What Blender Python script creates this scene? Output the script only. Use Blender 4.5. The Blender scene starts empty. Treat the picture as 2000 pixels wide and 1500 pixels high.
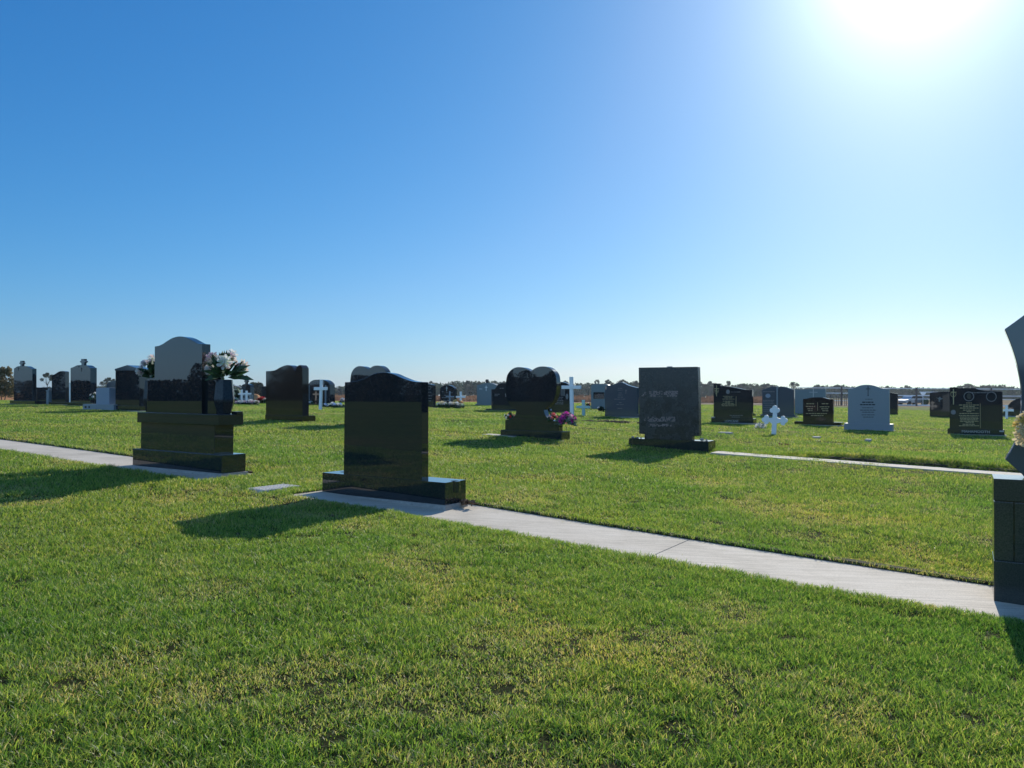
import bpy, bmesh, math, random
import numpy as np
from mathutils import Matrix, Vector, Euler

random.seed(7)
scene = bpy.context.scene
COL = scene.collection

# ------------------------------------------------------------------ camera
FPX = 1510.0                                  # focal length for a 2000 px wide picture
_up = np.array([.00657, 1., -.01556]); _up /= np.linalg.norm(_up)
_fw = np.array([0, 0, -1.]); _fw = _fw - _up * _fw.dot(_up); _fw /= np.linalg.norm(_fw)
_rt = np.cross(_fw, _up)
RC = np.array([_rt, _fw, _up])                # camera axes -> world (X right, Y forward, Z up)
CAMZ = 1.0
cam_data = bpy.data.cameras.new('camera')
cam = bpy.data.objects.new('camera', cam_data)
COL.objects.link(cam)
cam_data.sensor_width = 36.0
cam_data.lens = 36.0 * FPX / 2000.0
cam_data.clip_start = .05
cam_data.clip_end = 4000
M4 = Matrix([list(RC[0]) + [0], list(RC[1]) + [0], list(RC[2]) + [CAMZ], [0, 0, 0, 1]])
cam.matrix_world = M4
scene.camera = cam

# ------------------------------------------------------------------ sky, sun, exposure
SUN_AZ, SUN_EL = math.radians(27.8), math.radians(28.5)     # azimuth from +Y towards +X
world = bpy.data.worlds.new('World'); scene.world = world
world.use_nodes = True
wn = world.node_tree; bg = wn.nodes['Background']
sky = wn.nodes.new('ShaderNodeTexSky')
sky.sky_type = 'NISHITA'; sky.sun_disc = False
sky.sun_elevation = SUN_EL; sky.sun_rotation = SUN_AZ
sky.air_density = 1.0; sky.dust_density = .5; sky.ozone_density = 6.0; sky.altitude = 0
# the sky at its physical strength (0.1), then the phone's colour response as one power curve per channel
def wnode(kind, **k):
    n = wn.nodes.new(kind)
    for q, w in k.items(): setattr(n, q, w)
    return n
def wmath(op, a, b=None, c=None):
    n = wnode('ShaderNodeMath', operation=op)
    for i, q in enumerate((a, b, c)):
        if q is None: continue
        if isinstance(q, (int, float)): n.inputs[i].default_value = q
        else: wn.links.new(q, n.inputs[i])
    return n.outputs[0]
SKY_STRENGTH = 0.1
sp_ = wnode('ShaderNodeSeparateColor'); wn.links.new(sky.outputs[0], sp_.inputs[0])
cb_ = wnode('ShaderNodeCombineColor')
# bright aureole of the sky round the sun (a direction in the sky, not in the picture)
tc_ = wnode('ShaderNodeTexCoord'); dt_ = wnode('ShaderNodeVectorMath', operation='DOT_PRODUCT')
dt_.inputs[1].default_value = (math.sin(SUN_AZ) * math.cos(SUN_EL), math.cos(SUN_AZ) * math.cos(SUN_EL), math.sin(SUN_EL))
wn.links.new(tc_.outputs['Generated'], dt_.inputs[0])
ang = wmath('ARCCOSINE', wmath('MINIMUM', dt_.outputs['Value'], .99999))
aur = wmath('MULTIPLY', wmath('EXPONENT', wmath('MULTIPLY', ang, -1 / math.radians(3.0))), 2.7)
base_ = [wmath('MULTIPLY', wmath('POWER', wmath('MULTIPLY', sp_.outputs[i], SKY_STRENGTH), g), k) for i, (k, g) in enumerate(((1.05, 1.5), (.885, .944), (1.02, .726)))]
lowr_ = wmath('MULTIPLY_ADD', wmath('POWER', wmath('MULTIPLY', sp_.outputs[0], SKY_STRENGTH), 1.41), .76, .05)
base_[0] = wmath('MINIMUM', wmath('MINIMUM', base_[0], lowr_), wmath('MULTIPLY', base_[1], .86))
# fill light added to the unseen sky opposite the sun, lifting the shaded faces
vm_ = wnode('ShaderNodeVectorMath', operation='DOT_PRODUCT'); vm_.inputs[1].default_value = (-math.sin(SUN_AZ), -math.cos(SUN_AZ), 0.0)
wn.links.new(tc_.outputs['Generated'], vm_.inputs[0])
sky_fill = wnode('ShaderNodeMapRange', interpolation_type='SMOOTHSTEP'); wn.links.new(vm_.outputs['Value'], sky_fill.inputs['Value'])
sky_fill.inputs['From Min'].default_value = .05; sky_fill.inputs['From Max'].default_value = .7
base_ = [wmath('MULTIPLY_ADD', sky_fill.outputs[0], k, b) for k, b in zip((.24, .35, .48), base_)]
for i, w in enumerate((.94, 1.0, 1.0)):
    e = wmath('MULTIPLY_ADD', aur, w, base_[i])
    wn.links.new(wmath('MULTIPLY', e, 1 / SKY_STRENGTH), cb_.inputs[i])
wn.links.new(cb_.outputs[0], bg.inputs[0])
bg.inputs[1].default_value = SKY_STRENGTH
sun_d = bpy.data.lights.new('sun', 'SUN'); sun = bpy.data.objects.new('sun', sun_d); COL.objects.link(sun)
sun_d.energy = 5.0; sun_d.angle = math.radians(.5); sun_d.color = (1, .93, .82)
sdir = Vector((math.sin(SUN_AZ) * math.cos(SUN_EL), math.cos(SUN_AZ) * math.cos(SUN_EL), math.sin(SUN_EL)))
sun.rotation_euler = (-sdir).to_track_quat('-Z', 'Y').to_euler()
sun.location = (20, 30, 40)
scene.view_settings.view_transform = 'Standard'; scene.view_settings.look = 'None'
scene.view_settings.exposure = 0.0; scene.view_settings.gamma = 1
scene.cycles.max_bounces = 6; scene.cycles.transparent_max_bounces = 6
scene.cycles.volume_bounces = 0
scene.cycles.caustics_reflective = False; scene.cycles.caustics_refractive = False

# ------------------------------------------------------------------ terrain
UD = np.array([.8406, -.5417]); VD = np.array([.5417, .8406])    # along a grave row / away from us
RZ = math.atan2(UD[1], UD[0])

def sstep(a, b, x):
    t = np.clip((x - a) / (b - a), 0, 1); return t * t * (3 - 2 * t)

def G(x, y):
    x = np.asarray(x, float); y = np.asarray(y, float)
    u = UD[0] * x + UD[1] * y; v = VD[0] * x + VD[1] * y
    d = -(u + 4.36)
    gl = .7 * np.tanh(.035 * np.maximum(d, 0) / .7)
    gr = -.45 * np.tanh(.05 * np.maximum(-d, 0) / .45) * (1 - .4 * sstep(7, 14, v))
    g = gl + gr + .2 * np.tanh(np.maximum(0, v - 11) * .016 / .2)
    g = .75 * np.tanh(g / .75)
    r = np.hypot(x, y)
    g = g * (1 - sstep(40, 110, r))
    return g + .9 * sstep(142, 175, r)

def Gs(x, y): return float(G(x, y))

def ray(px, py): return RC @ np.array([(px - 1000) / FPX, -(py - 750) / FPX, -1.0])
CAM = np.array([0, 0, CAMZ])

def spot(px, py):
    d = ray(px, py); t = .5
    while t < 3000:
        p = CAM + d * t
        if p[2] <= Gs(p[0], p[1]): break
        t *= 1.01
    a, b = t / 1.01, t
    for _ in range(30):
        m = (a + b) / 2; p = CAM + d * m
        if p[2] <= Gs(p[0], p[1]): b = m
        else: a = m
    return CAM + d * b

def far_pt(px, py, Z):
    d = ray(px, py); return CAM + d * (Z / d[1])

def horizon(px): return 773.5 + .00657 * (px - 1000)

def uv2p(u, v):
    p = UD * u + VD * v
    return np.array([p[0], p[1], Gs(p[0], p[1])])

class Fr:
    """A vertical plane facing along VD through ground point P; rays give (a, z) on it."""
    def __init__(s, P, rz=0.0):
        s.P = np.array(P); s.rz = rz
        c, n = math.cos(rz), math.sin(rz)
        s.u = np.array([UD[0] * c - UD[1] * n, UD[0] * n + UD[1] * c])
        s.v = np.array([VD[0] * c - VD[1] * n, VD[0] * n + VD[1] * c])
    def __call__(s, px, py, v=0.0):
        d = ray(px, py)
        t = (s.v @ (s.P[:2] - CAM[:2]) + v) / (s.v @ d[:2])
        p = CAM + d * t
        return float(s.u @ (p[:2] - s.P[:2])), float(p[2] - s.P[2])

# ------------------------------------------------------------------ materials
def nd(t, kind, **k):
    n = t.nodes.new(kind)
    for a, b in k.items():
        if a in n.inputs.keys(): n.inputs[a].default_value = b
        else: setattr(n, a, b)
    return n

def mat_new(name):
    m = bpy.data.materials.new(name); m.use_nodes = True
    t = m.node_tree; return m, t, t.nodes['Principled BSDF']

def ramp(t, fac, stops):
    r = nd(t, 'ShaderNodeValToRGB'); e = r.color_ramp.elements
    e[0].position, e[0].color = stops[0][0], (*stops[0][1], 1)
    e[1].position, e[1].color = stops[-1][0], (*stops[-1][1], 1)
    for p, c in stops[1:-1]:
        q = e.new(p); q.color = (*c, 1)
    t.links.new(fac, r.inputs[0]); return r.outputs[0]

def coords(t, scale=1.0):
    tc = nd(t, 'ShaderNodeTexCoord'); mp = nd(t, 'ShaderNodeMapping')
    mp.inputs['Scale'].default_value = (scale,) * 3
    t.links.new(tc.outputs['Object'], mp.inputs[0]); return mp.outputs[0]

def noise(t, vec, scale, detail=3, rough=.55):
    n = nd(t, 'ShaderNodeTexNoise'); n.inputs['Scale'].default_value = scale
    n.inputs['Detail'].default_value = detail; n.inputs['Roughness'].default_value = rough
    t.links.new(vec, n.inputs['Vector']); return n.outputs[0]

def granite(name, a, b, rough, speck=260, smear=.5, spec=.5):
    m, t, p = mat_new(name); v = coords(t)
    n = noise(t, v, speck, 4, .7)
    t.links.new(ramp(t, n, [(.35, a), (.5, tuple((x + y) / 2 for x, y in zip(a, b))), (.68, b)]), p.inputs['Base Color'])
    n2 = noise(t, v, 5, 6, .65)
    t.links.new(ramp(t, n2, [(.3, (rough,) * 3), (.75, (rough * (1 + smear),) * 3)]), p.inputs['Roughness'])
    bmp = nd(t, 'ShaderNodeBump'); bmp.inputs['Strength'].default_value = .006; bmp.inputs['Distance'].default_value = .01
    t.links.new(noise(t, v, 2.5, 2), bmp.inputs['Height']); t.links.new(bmp.outputs[0], p.inputs['Normal'])
    p.inputs['Specular IOR Level'].default_value = spec
    return m

def plain(name, c, rough=.6, var=.25, scale=12, metal=0, bump=0, trans=0):
    m, t, p = mat_new(name); v = coords(t)
    lo = tuple(x * (1 - var) for x in c); hi = tuple(min(1, x * (1 + var)) for x in c)
    n = noise(t, v, scale, 5, .6)
    t.links.new(ramp(t, n, [(.3, lo), (.7, hi)]), p.inputs['Base Color'])
    p.inputs['Roughness'].default_value = rough; p.inputs['Metallic'].default_value = metal
    if bump:
        b = nd(t, 'ShaderNodeBump'); b.inputs['Strength'].default_value = bump; b.inputs['Distance'].default_value = .01
        t.links.new(noise(t, v, scale * 6, 4), b.inputs['Height']); t.links.new(b.outputs[0], p.inputs['Normal'])
    if trans:
        tr = nd(t, 'ShaderNodeBsdfTranslucent'); mx = nd(t, 'ShaderNodeMixShader'); mx.inputs[0].default_value = trans
        t.links.new(p.inputs['Base Color'].links[0].from_socket, tr.inputs[0])
        out = t.nodes['Material Output']
        t.links.new(p.outputs[0], mx.inputs[1]); t.links.new(tr.outputs[0], mx.inputs[2]); t.links.new(mx.outputs[0], out.inputs[0])
    return m

BLACK = granite('polished_black_granite', (.006, .009, .012), (.022, .030, .036), .008, spec=.85)
BLACK2 = granite('fine_black_granite', (.008, .012, .015), (.026, .034, .040), .02, spec=.8)
BROWN = granite('brown_black_granite', (.016, .011, .009), (.042, .031, .025), .03, spec=.7)
DULL = granite('dark_speckled_granite', (.008, .010, .014), (.04, .045, .055), .12, 90, spec=.3)
HONED = granite('honed_dark_granite', (.020, .026, .024), (.055, .06, .052), .10, 120, spec=.7)
WORN = granite('worn_dark_granite', (.010, .011, .012), (.06, .055, .05), .16, 38, 1.5, spec=.6)
SLATE = granite('slate_blue_granite', (.05, .062, .075), (.09, .11, .13), .05, spec=.7)
GREY = granite('grey_granite', (.14, .17, .19), (.27, .31, .33), .33)
TEAL = granite('pale_teal_granite', (.10, .14, .15), (.18, .23, .25), .33)
PALE = granite('pale_blue_grey_granite', (.17, .21, .27), (.28, .33, .40), .4)
CONC = plain('concrete', (.42, .40, .37), .85, .16, 3.5, bump=.25)
MORTAR = plain('mortar', (.33, .32, .30), .9, .2, 30, bump=.4)
WHITE = plain('white_paint', (.84, .85, .85), .55, .05, 8)
TEALP = plain('teal_paint', (.22, .45, .50), .5, .08, 8)
GOLD = plain('gold_lettering', (.42, .34, .17), .45, .15, 40)
SILVER = plain('silver_lettering', (.42, .43, .42), .45, .1, 40)
INK = plain('black_lettering', (.01, .012, .016), .6, .1, 40)
PINKE = plain('faded_pink_etching', (.16, .10, .09), .6, .2, 40)
ETCH = plain('pale_etching', (.19, .19, .185), .6, .2, 40)
REFLM = plain('painted_reflection', (.27, .20, .185), .7, .6, 60)  # colour of the blurred reflections painted on the rectangular slab
LEAF = plain('silk_leaf', (.035, .09, .035), .5, .4, 30, trans=.25)
LEAFG = plain('grey_green_leaf', (.16, .22, .15), .6, .3, 30, trans=.25)
DLEAF = plain('dark_leaf', (.02, .045, .02), .5, .4, 30, trans=.2)
PETAL = {k: plain(k + '_petal', c, .6, .1, 30, trans=.4) for k, c in dict(
    white=(.8, .8, .76), cream=(.78, .66, .42), pink=(.72, .50, .56), blush=(.80, .66, .60), red=(.55, .03, .04), coral=(.80, .18, .18),
    magenta=(.66, .05, .38), orange=(.75, .30, .05), yellow=(.75, .55, .16), blue=(.25, .45, .70), palegreen=(.55, .66, .45)).items()}
BARK = plain('grey_bark', (.13, .11, .09), .9, .35, 3)
GUM = plain('gum_foliage', (.055, .075, .042), .7, .4, .12, trans=.25)
GUM3 = plain('brown_wood_foliage', (.034, .029, .022), .9, .3, .1)
GUM2 = plain('far_wood_foliage', (.045, .078, .032), .75, .5, .05, trans=.2)
SCRUB = plain('dry_scrub', (.26, .15, .085), .9, .5, .15, trans=.3)
BUSH = plain('olive_shrub', (.20, .165, .085), .8, .5, .6, trans=.35)
SOIL = plain('dug_soil', (.16, .10, .065), .95, .5, 6, bump=.6)
ROADM = plain('pale_road', (.30, .29, .27), .9, .1, .5)
METAL = plain('galvanised_rail', (.62, .63, .64), .4, .1, 5, metal=.3)
POSTM = plain('weathered_post', (.10, .08, .07), .85, .3, 5)
REDP = plain('red_car_paint', (.40, .02, .02), .25, .05, 4)
GREYP = plain('silver_car_paint', (.42, .45, .48), .25, .05, 4, metal=.4)
DGLASS = plain('dark_glass', (.02, .025, .03), .06, .1, 4)
RUBBER = plain('rubber', (.02, .02, .02), .8, .2, 20)

# ------------------------------------------------------------------ object helpers
def link(o, parent=None):
    COL.objects.link(o)
    if parent is not None: o.parent = parent
    return o

def thing(name, label, cat, loc=(0, 0, 0), rz=0.0, group=None):
    o = bpy.data.objects.new(name, None); o.empty_display_size = .2
    o.location = tuple(float(c) for c in loc); o.rotation_euler = (0, 0, rz)
    return tag(link(o), label, cat, group)

def tag(o, label, cat, group=None):
    o['label'] = label; o['category'] = cat
    if group: o['group'] = group
    return o

def part(name, me, mat, parent, bevel=0, loc=None, label=None, smooth=False):
    if not me.materials: me.materials.append(mat)
    o = bpy.data.objects.new(name, me); link(o, parent)
    if loc is not None: o.location = loc
    if bevel:
        b = o.modifiers.new('bevel', 'BEVEL'); b.width = bevel; b.segments = 2; b.limit_method = 'ANGLE'; b.angle_limit = math.radians(50)
    if smooth:
        for p in me.polygons: p.use_smooth = True
    if label: o['label'] = label
    return o

def mesh(vs, fs, name='m'):
    me = bpy.data.meshes.new(name); me.from_pydata([tuple(v) for v in vs], [], fs); me.update(); return me

def merge(*ms):
    vs, fs = [], []
    for v, f in ms:
        o = len(vs); vs += list(v); fs += [tuple(i + o for i in q) for q in f]
    return mesh(vs, fs)

def boxd(x0, x1, y0, y1, z0, z1):
    v = [(x0, y0, z0), (x1, y0, z0), (x1, y1, z0), (x0, y1, z0), (x0, y0, z1), (x1, y0, z1), (x1, y1, z1), (x0, y1, z1)]
    return v, [(0, 3, 2, 1), (4, 5, 6, 7), (0, 1, 5, 4), (1, 2, 6, 5), (2, 3, 7, 6), (3, 0, 4, 7)]

def prismd(ol, v0, v1):
    """outline (a, z) clockwise or not; extruded along local Y from v0 to v1"""
    area = sum(ol[i][0] * ol[(i + 1) % len(ol)][1] - ol[(i + 1) % len(ol)][0] * ol[i][1] for i in range(len(ol)))
    if area < 0: ol = ol[::-1]
    n = len(ol)
    vs = [(a, v0, z) for a, z in ol] + [(a, v1, z) for a, z in ol]
    fs = [tuple(range(n)), tuple(range(2 * n - 1, n - 1, -1))] + [(i + n, (i + 1) % n + n, (i + 1) % n, i) for i in range(n)]
    return vs, fs

def sm(pts, n=6):
    """smooth run through points"""
    P = [np.array(p, float) for p in pts]; P = [2 * P[0] - P[1]] + P + [2 * P[-1] - P[-2]]
    out = []
    for i in range(1, len(P) - 2):
        for k in range(n):
            t = k / n
            out.append(tuple(.5 * ((2 * P[i]) + (-P[i - 1] + P[i + 1]) * t + (2 * P[i - 1] - 5 * P[i] + 4 * P[i + 1] - P[i + 2]) * t * t +
                                   (-P[i - 1] + 3 * P[i] - 3 * P[i + 1] + P[i + 2]) * t ** 3)))
    out.append(tuple(P[-2])); return out

def cyl(r0, r1, z0, z1, n=8, cx=0, cy=0):
    vs = [(cx + r0 * math.cos(2 * math.pi * i / n), cy + r0 * math.sin(2 * math.pi * i / n), z0) for i in range(n)] + \
         [(cx + r1 * math.cos(2 * math.pi * i / n), cy + r1 * math.sin(2 * math.pi * i / n), z1) for i in range(n)]
    return vs, [tuple(range(n))[::-1], tuple(range(n, 2 * n))] + [(i, (i + 1) % n, (i + 1) % n + n, i + n) for i in range(n)]

def tube(a, b, r0, r1, n=6):
    a, b = Vector(a), Vector(b); q = (b - a).to_track_quat('Z', 'Y')
    vs = [a + q @ Vector((r0 * math.cos(2 * math.pi * i / n), r0 * math.sin(2 * math.pi * i / n), 0)) for i in range(n)]
    vs += [b + q @ Vector((r1 * math.cos(2 * math.pi * i / n), r1 * math.sin(2 * math.pi * i / n), 0)) for i in range(n)]
    return [tuple(v) for v in vs], [tuple(range(n))[::-1], tuple(range(n, 2 * n))] + [(i, (i + 1) % n, (i + 1) % n + n, i + n) for i in range(n)]

def word(f, s, x0, x1, y0, y1, v, th=.003):
    """raised letters spelling s inside the pixel box on the plane f, at depth v"""
    cu = bpy.data.curves.new('word', 'FONT'); cu.body = s; cu.extrude = .02; cu.resolution_u = 3
    o = bpy.data.objects.new('word', cu); COL.objects.link(o)
    me = bpy.data.meshes.new_from_object(o.evaluated_get(bpy.context.evaluated_depsgraph_get()))
    bpy.data.objects.remove(o)
    c = np.array([p.co[:] for p in me.vertices]); lo, hi = c.min(0), c.max(0)
    (a0, z0), (a1, z1) = f(x0, y1, v), f(x1, y0, v)
    zc = f((x0 + x1) / 2, (y0 + y1) / 2, v)[1]; h = abs(f((x0 + x1) / 2, y0, v)[1] - f((x0 + x1) / 2, y1, v)[1])
    for p in me.vertices:
        x, y, z = p.co
        p.co = (a0 + (x - lo[0]) / (hi[0] - lo[0]) * (a1 - a0), v - (z - lo[2]) / (hi[2] - lo[2]) * th, zc - h / 2 + (y - lo[1]) / (hi[1] - lo[1]) * h)
    me.flip_normals() if False else None
    return me

def lines(f, rows, v, hpx=1.1, seed=1, th=.003):
    """worn small lettering nobody can read: rows of (x0, x1, y) pixels broken into word-long strokes"""
    rnd = random.Random(seed); ms = []
    for x0, x1, y in rows:
        x = x0
        while x < x1:
            w = min(rnd.uniform(2.2, 6.5), x1 - x)
            if w > .8:
                a0, z0 = f(x, y + hpx / 2, v); a1, z1 = f(x + w, y - hpx / 2, v)
                ms.append(boxd(a0, a1, v - th, v + .001, min(z0, z1), max(z0, z1)))
            x += w + rnd.uniform(.7, 1.3)
    return merge(*ms)

def crossd(f, xc, y0, y1, arm_y, xa0, xa1, wpx, v, th=.004, hpx=None):
    hpx = hpx or wpx
    a0, _ = f(xc - wpx / 2, y0, v); a1, _ = f(xc + wpx / 2, y0, v)
    z1 = f(xc, y0, v)[1]; z0 = f(xc, y1, v)[1]
    b0, _ = f(xa0, arm_y, v); b1, _ = f(xa1, arm_y, v); zc = f(xc, arm_y, v)[1]
    hz = abs(f(xc, arm_y, v)[1] - f(xc, arm_y + hpx, v)[1]) / 2
    return prismd([(a0, z0), (a1, z0), (a1, zc - hz), (b1, zc - hz), (b1, zc + hz), (a1, zc + hz), (a1, z1), (a0, z1), (a0, zc + hz), (b0, zc + hz), (b0, zc - hz), (a0, zc - hz)], v - th, v + .001)

def ringd(f, x0, x1, y0, y1, v, th=.004, fill=False):
    (a0, z0), (a1, z1) = f(x0, y1, v), f(x1, y0, v); n = 20
    ca, cz, ra, rz = (a0 + a1) / 2, (z0 + z1) / 2, abs(a1 - a0) / 2, abs(z1 - z0) / 2
    if fill: return prismd([(ca + ra * math.cos(6.2832 * i / n), cz + rz * math.sin(6.2832 * i / n)) for i in range(n)], v - th, v + .001)
    vs, fs = [], []
    for i in range(n):
        c, s = math.cos(6.2832 * i / n), math.sin(6.2832 * i / n)
        for k in (1.0, .86):
            vs += [(ca + ra * k * c, v - th, cz + rz * k * s), (ca + ra * k * c, v, cz + rz * k * s)]
        j = (i + 1) % n
        fs += [(4 * i, 4 * j, 4 * j + 2, 4 * i + 2), (4 * i, 4 * i + 1, 4 * j + 1, 4 * j), (4 * i + 2, 4 * j + 2, 4 * j + 3, 4 * i + 3)]
    return vs, fs

# ------------------------------------------------------------------ the setting
def vnoise(x, y, fr, seed=0):
    x = np.asarray(x) * fr + 1000; y = np.asarray(y) * fr + 1000
    xi, yi = np.floor(x).astype(np.int64), np.floor(y).astype(np.int64); fx, fy = x - xi, y - yi
    fx, fy = fx * fx * (3 - 2 * fx), fy * fy * (3 - 2 * fy)
    def h(a, b):
        n = (a * 374761393 + b * 668265263 + seed * 982451653) & 0xffffffff
        n = ((n ^ (n >> 13)) * 1274126177) & 0xffffffff
        return ((n ^ (n >> 16)) & 0xffff) / 65535.0
    return (h(xi, yi) * (1 - fx) + h(xi + 1, yi) * fx) * (1 - fy) + (h(xi, yi + 1) * (1 - fx) + h(xi + 1, yi + 1) * fx) * fy

def lawn_bumps(x, y):
    u = UD[0] * x + UD[1] * y; v = VD[0] * x + VD[1] * y
    step2 = .085 * sstep(13.40, 13.5, v) * (1 - sstep(14.2, 17, v)) * sstep(-4.0, -2.0, u) * (1 - sstep(12, 16, u))
    return .05 * (vnoise(x, y, .9, 5) - .5) * (1 - sstep(20, 60, np.hypot(x, y))) + step2

STRIPS = [(-60, -7.1, 5.02, 5.86), (-5.82, 14, 5.02, 5.90), (-4.32, -2.6, 13.33, 13.42), (-2.6, -1.6, 13.2, 13.42), (-1.6, 9, 13.02, 13.42), (-9.1, -8.35, 13.0, 13.3)]
def clearance(x, y):
    """>0 outside every concrete strip, in metres (approx)"""
    u = UD[0] * x + UD[1] * y; v = VD[0] * x + VD[1] * y
    c = np.full(np.shape(x), 9.0)
    for a, b, p, q in STRIPS + [(-6.31, -6.02, 4.96, 5.45)]:
        d = np.maximum(np.maximum(a - u, u - b), np.maximum(p - v, v - q))
        c = np.minimum(c, d)
    return c

def build_ground():
    rr = np.concatenate([[0], np.geomspace(.6, 60, 190), np.geomspace(63, 3500, 60)]); na = 400
    th = np.linspace(0, 2 * math.pi, na, endpoint=False)
    X = np.outer(rr[1:], np.sin(th)).ravel(); Y = np.outer(rr[1:], np.cos(th)).ravel()
    X = np.append(X, 0); Y = np.append(Y, 0)
    Z = G(X, Y) + lawn_bumps(X, Y) * sstep(0, .25, clearance(X, Y)) - .05 * (clearance(X, Y) < .03) 
    me = bpy.data.meshes.new('ground')
    vs = np.stack([X, Y, Z], 1); nr = len(rr) - 1
    fs = []
    for i in range(nr - 1):
        for j in range(na):
            k = (j + 1) % na
            fs.append((i * na + j, i * na + k, (i + 1) * na + k, (i + 1) * na + j)[::-1])
    c = nr * na
    for j in range(na): fs.append((c, (j + 1) % na, j)[::-1])
    me.from_pydata(vs.tolist(), [], fs); me.update()
    for p in me.polygons: p.use_smooth = True
    m, t, p = mat_new('lawn_and_dry_field')
    v = coords(t)
    n1 = noise(t, v, .55, 4, .6); n2 = noise(t, v, 9, 6, .7); n3 = noise(t, v, 60, 3, .7)
    lawn = ramp(t, n1, [(.32, (.12, .19, .045)), (.5, (.18, .24, .065)), (.68, (.24, .24, .09))])
    fine = ramp(t, n2, [(.3, (.35, .35, .35)), (.7, (1.25, 1.2, 1.1))])
    mul = nd(t, 'ShaderNodeMix', data_type='RGBA', blend_type='MULTIPLY'); mul.inputs[0].default_value = 1
    t.links.new(lawn, mul.inputs[6]); t.links.new(fine, mul.inputs[7])
    fine3 = ramp(t, n3, [(.3, (.45, .45, .45)), (.7, (1.2, 1.2, 1.2))])
    mul3 = nd(t, 'ShaderNodeMix', data_type='RGBA', blend_type='MULTIPLY'); mul3.inputs[0].default_value = .8
    t.links.new(mul.outputs[2], mul3.inputs[6]); t.links.new(fine3, mul3.inputs[7])
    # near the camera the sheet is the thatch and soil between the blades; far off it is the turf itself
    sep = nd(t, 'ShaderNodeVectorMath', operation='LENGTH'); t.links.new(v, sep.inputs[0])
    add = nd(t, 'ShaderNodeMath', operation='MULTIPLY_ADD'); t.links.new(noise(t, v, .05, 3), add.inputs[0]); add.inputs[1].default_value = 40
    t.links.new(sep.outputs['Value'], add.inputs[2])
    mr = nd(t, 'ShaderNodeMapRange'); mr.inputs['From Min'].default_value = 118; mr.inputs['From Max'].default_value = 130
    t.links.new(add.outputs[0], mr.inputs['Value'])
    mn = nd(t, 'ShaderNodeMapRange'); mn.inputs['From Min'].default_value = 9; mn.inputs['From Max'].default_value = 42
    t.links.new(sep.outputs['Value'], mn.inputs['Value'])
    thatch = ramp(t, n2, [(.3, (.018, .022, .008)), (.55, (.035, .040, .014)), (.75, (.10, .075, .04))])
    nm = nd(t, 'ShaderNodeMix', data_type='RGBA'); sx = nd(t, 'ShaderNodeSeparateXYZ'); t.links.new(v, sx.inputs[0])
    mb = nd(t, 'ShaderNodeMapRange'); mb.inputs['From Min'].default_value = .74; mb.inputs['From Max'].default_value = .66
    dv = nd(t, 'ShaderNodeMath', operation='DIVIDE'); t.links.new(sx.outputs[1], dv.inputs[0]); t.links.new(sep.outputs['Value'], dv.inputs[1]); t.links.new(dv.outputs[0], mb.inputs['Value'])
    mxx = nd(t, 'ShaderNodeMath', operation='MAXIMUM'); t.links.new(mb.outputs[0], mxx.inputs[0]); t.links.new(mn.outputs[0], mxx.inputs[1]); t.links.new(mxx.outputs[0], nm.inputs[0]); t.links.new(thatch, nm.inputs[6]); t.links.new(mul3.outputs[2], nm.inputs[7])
    xyz = nd(t, 'ShaderNodeSeparateXYZ'); t.links.new(v, xyz.inputs[0])
    mrx = nd(t, 'ShaderNodeMapRange'); mrx.inputs['From Min'].default_value = -10; mrx.inputs['From Max'].default_value = 25
    t.links.new(xyz.outputs[0], mrx.inputs['Value'])
    soil = ramp(t, noise(t, v, .3, 5), [(.3, (.26, .12, .05)), (.7, (.42, .21, .09))])
    straw = ramp(t, noise(t, v, .3, 5), [(.3, (.15, .11, .06)), (.7, (.25, .18, .10))])
    dm = nd(t, 'ShaderNodeMix', data_type='RGBA'); t.links.new(mrx.outputs[0], dm.inputs[0]); t.links.new(soil, dm.inputs[6]); t.links.new(straw, dm.inputs[7])
    fm = nd(t, 'ShaderNodeMix', data_type='RGBA'); t.links.new(mr.outputs[0], fm.inputs[0]); t.links.new(nm.outputs[2], fm.inputs[6]); t.links.new(dm.outputs[2], fm.inputs[7])
    # orange soil only beyond the lawn ahead; rough pasture everywhere else and past the scrub
    past = ramp(t, noise(t, v, .08, 4), [(.35, (.045, .07, .025)), (.7, (.09, .10, .045))])
    m2 = nd(t, 'ShaderNodeMapRange'); m2.inputs['From Min'].default_value = 175; m2.inputs['From Max'].default_value = 205; t.links.new(add.outputs[0], m2.inputs['Value'])
    m3 = nd(t, 'ShaderNodeMapRange'); m3.inputs['From Min'].default_value = 60; m3.inputs['From Max'].default_value = 30; t.links.new(xyz.outputs[1], m3.inputs['Value'])
    mm = nd(t, 'ShaderNodeMath', operation='MAXIMUM'); t.links.new(m2.outputs[0], mm.inputs[0])
    m4 = nd(t, 'ShaderNodeMath', operation='MULTIPLY'); t.links.new(m3.outputs[0], m4.inputs[0]); t.links.new(mr.outputs[0], m4.inputs[1]); t.links.new(m4.outputs[0], mm.inputs[1])
    fin = nd(t, 'ShaderNodeMix', data_type='RGBA'); t.links.new(mm.outputs[0], fin.inputs[0]); t.links.new(fm.outputs[2], fin.inputs[6]); t.links.new(past, fin.inputs[7])
    t.links.new(fin.outputs[2], p.inputs['Base Color'])
    p.inputs['Roughness'].default_value = 1; p.inputs['Specular IOR Level'].default_value = .05
    b = nd(t, 'ShaderNodeBump'); b.inputs['Strength'].default_value = .7; b.inputs['Distance'].default_value = .03
    t.links.new(noise(t, v, 25, 5, .7), b.inputs['Height']); t.links.new(b.outputs[0], p.inputs['Normal'])
    o = part('ground', me, m, None); o['kind'] = 'structure'
build_ground()

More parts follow.
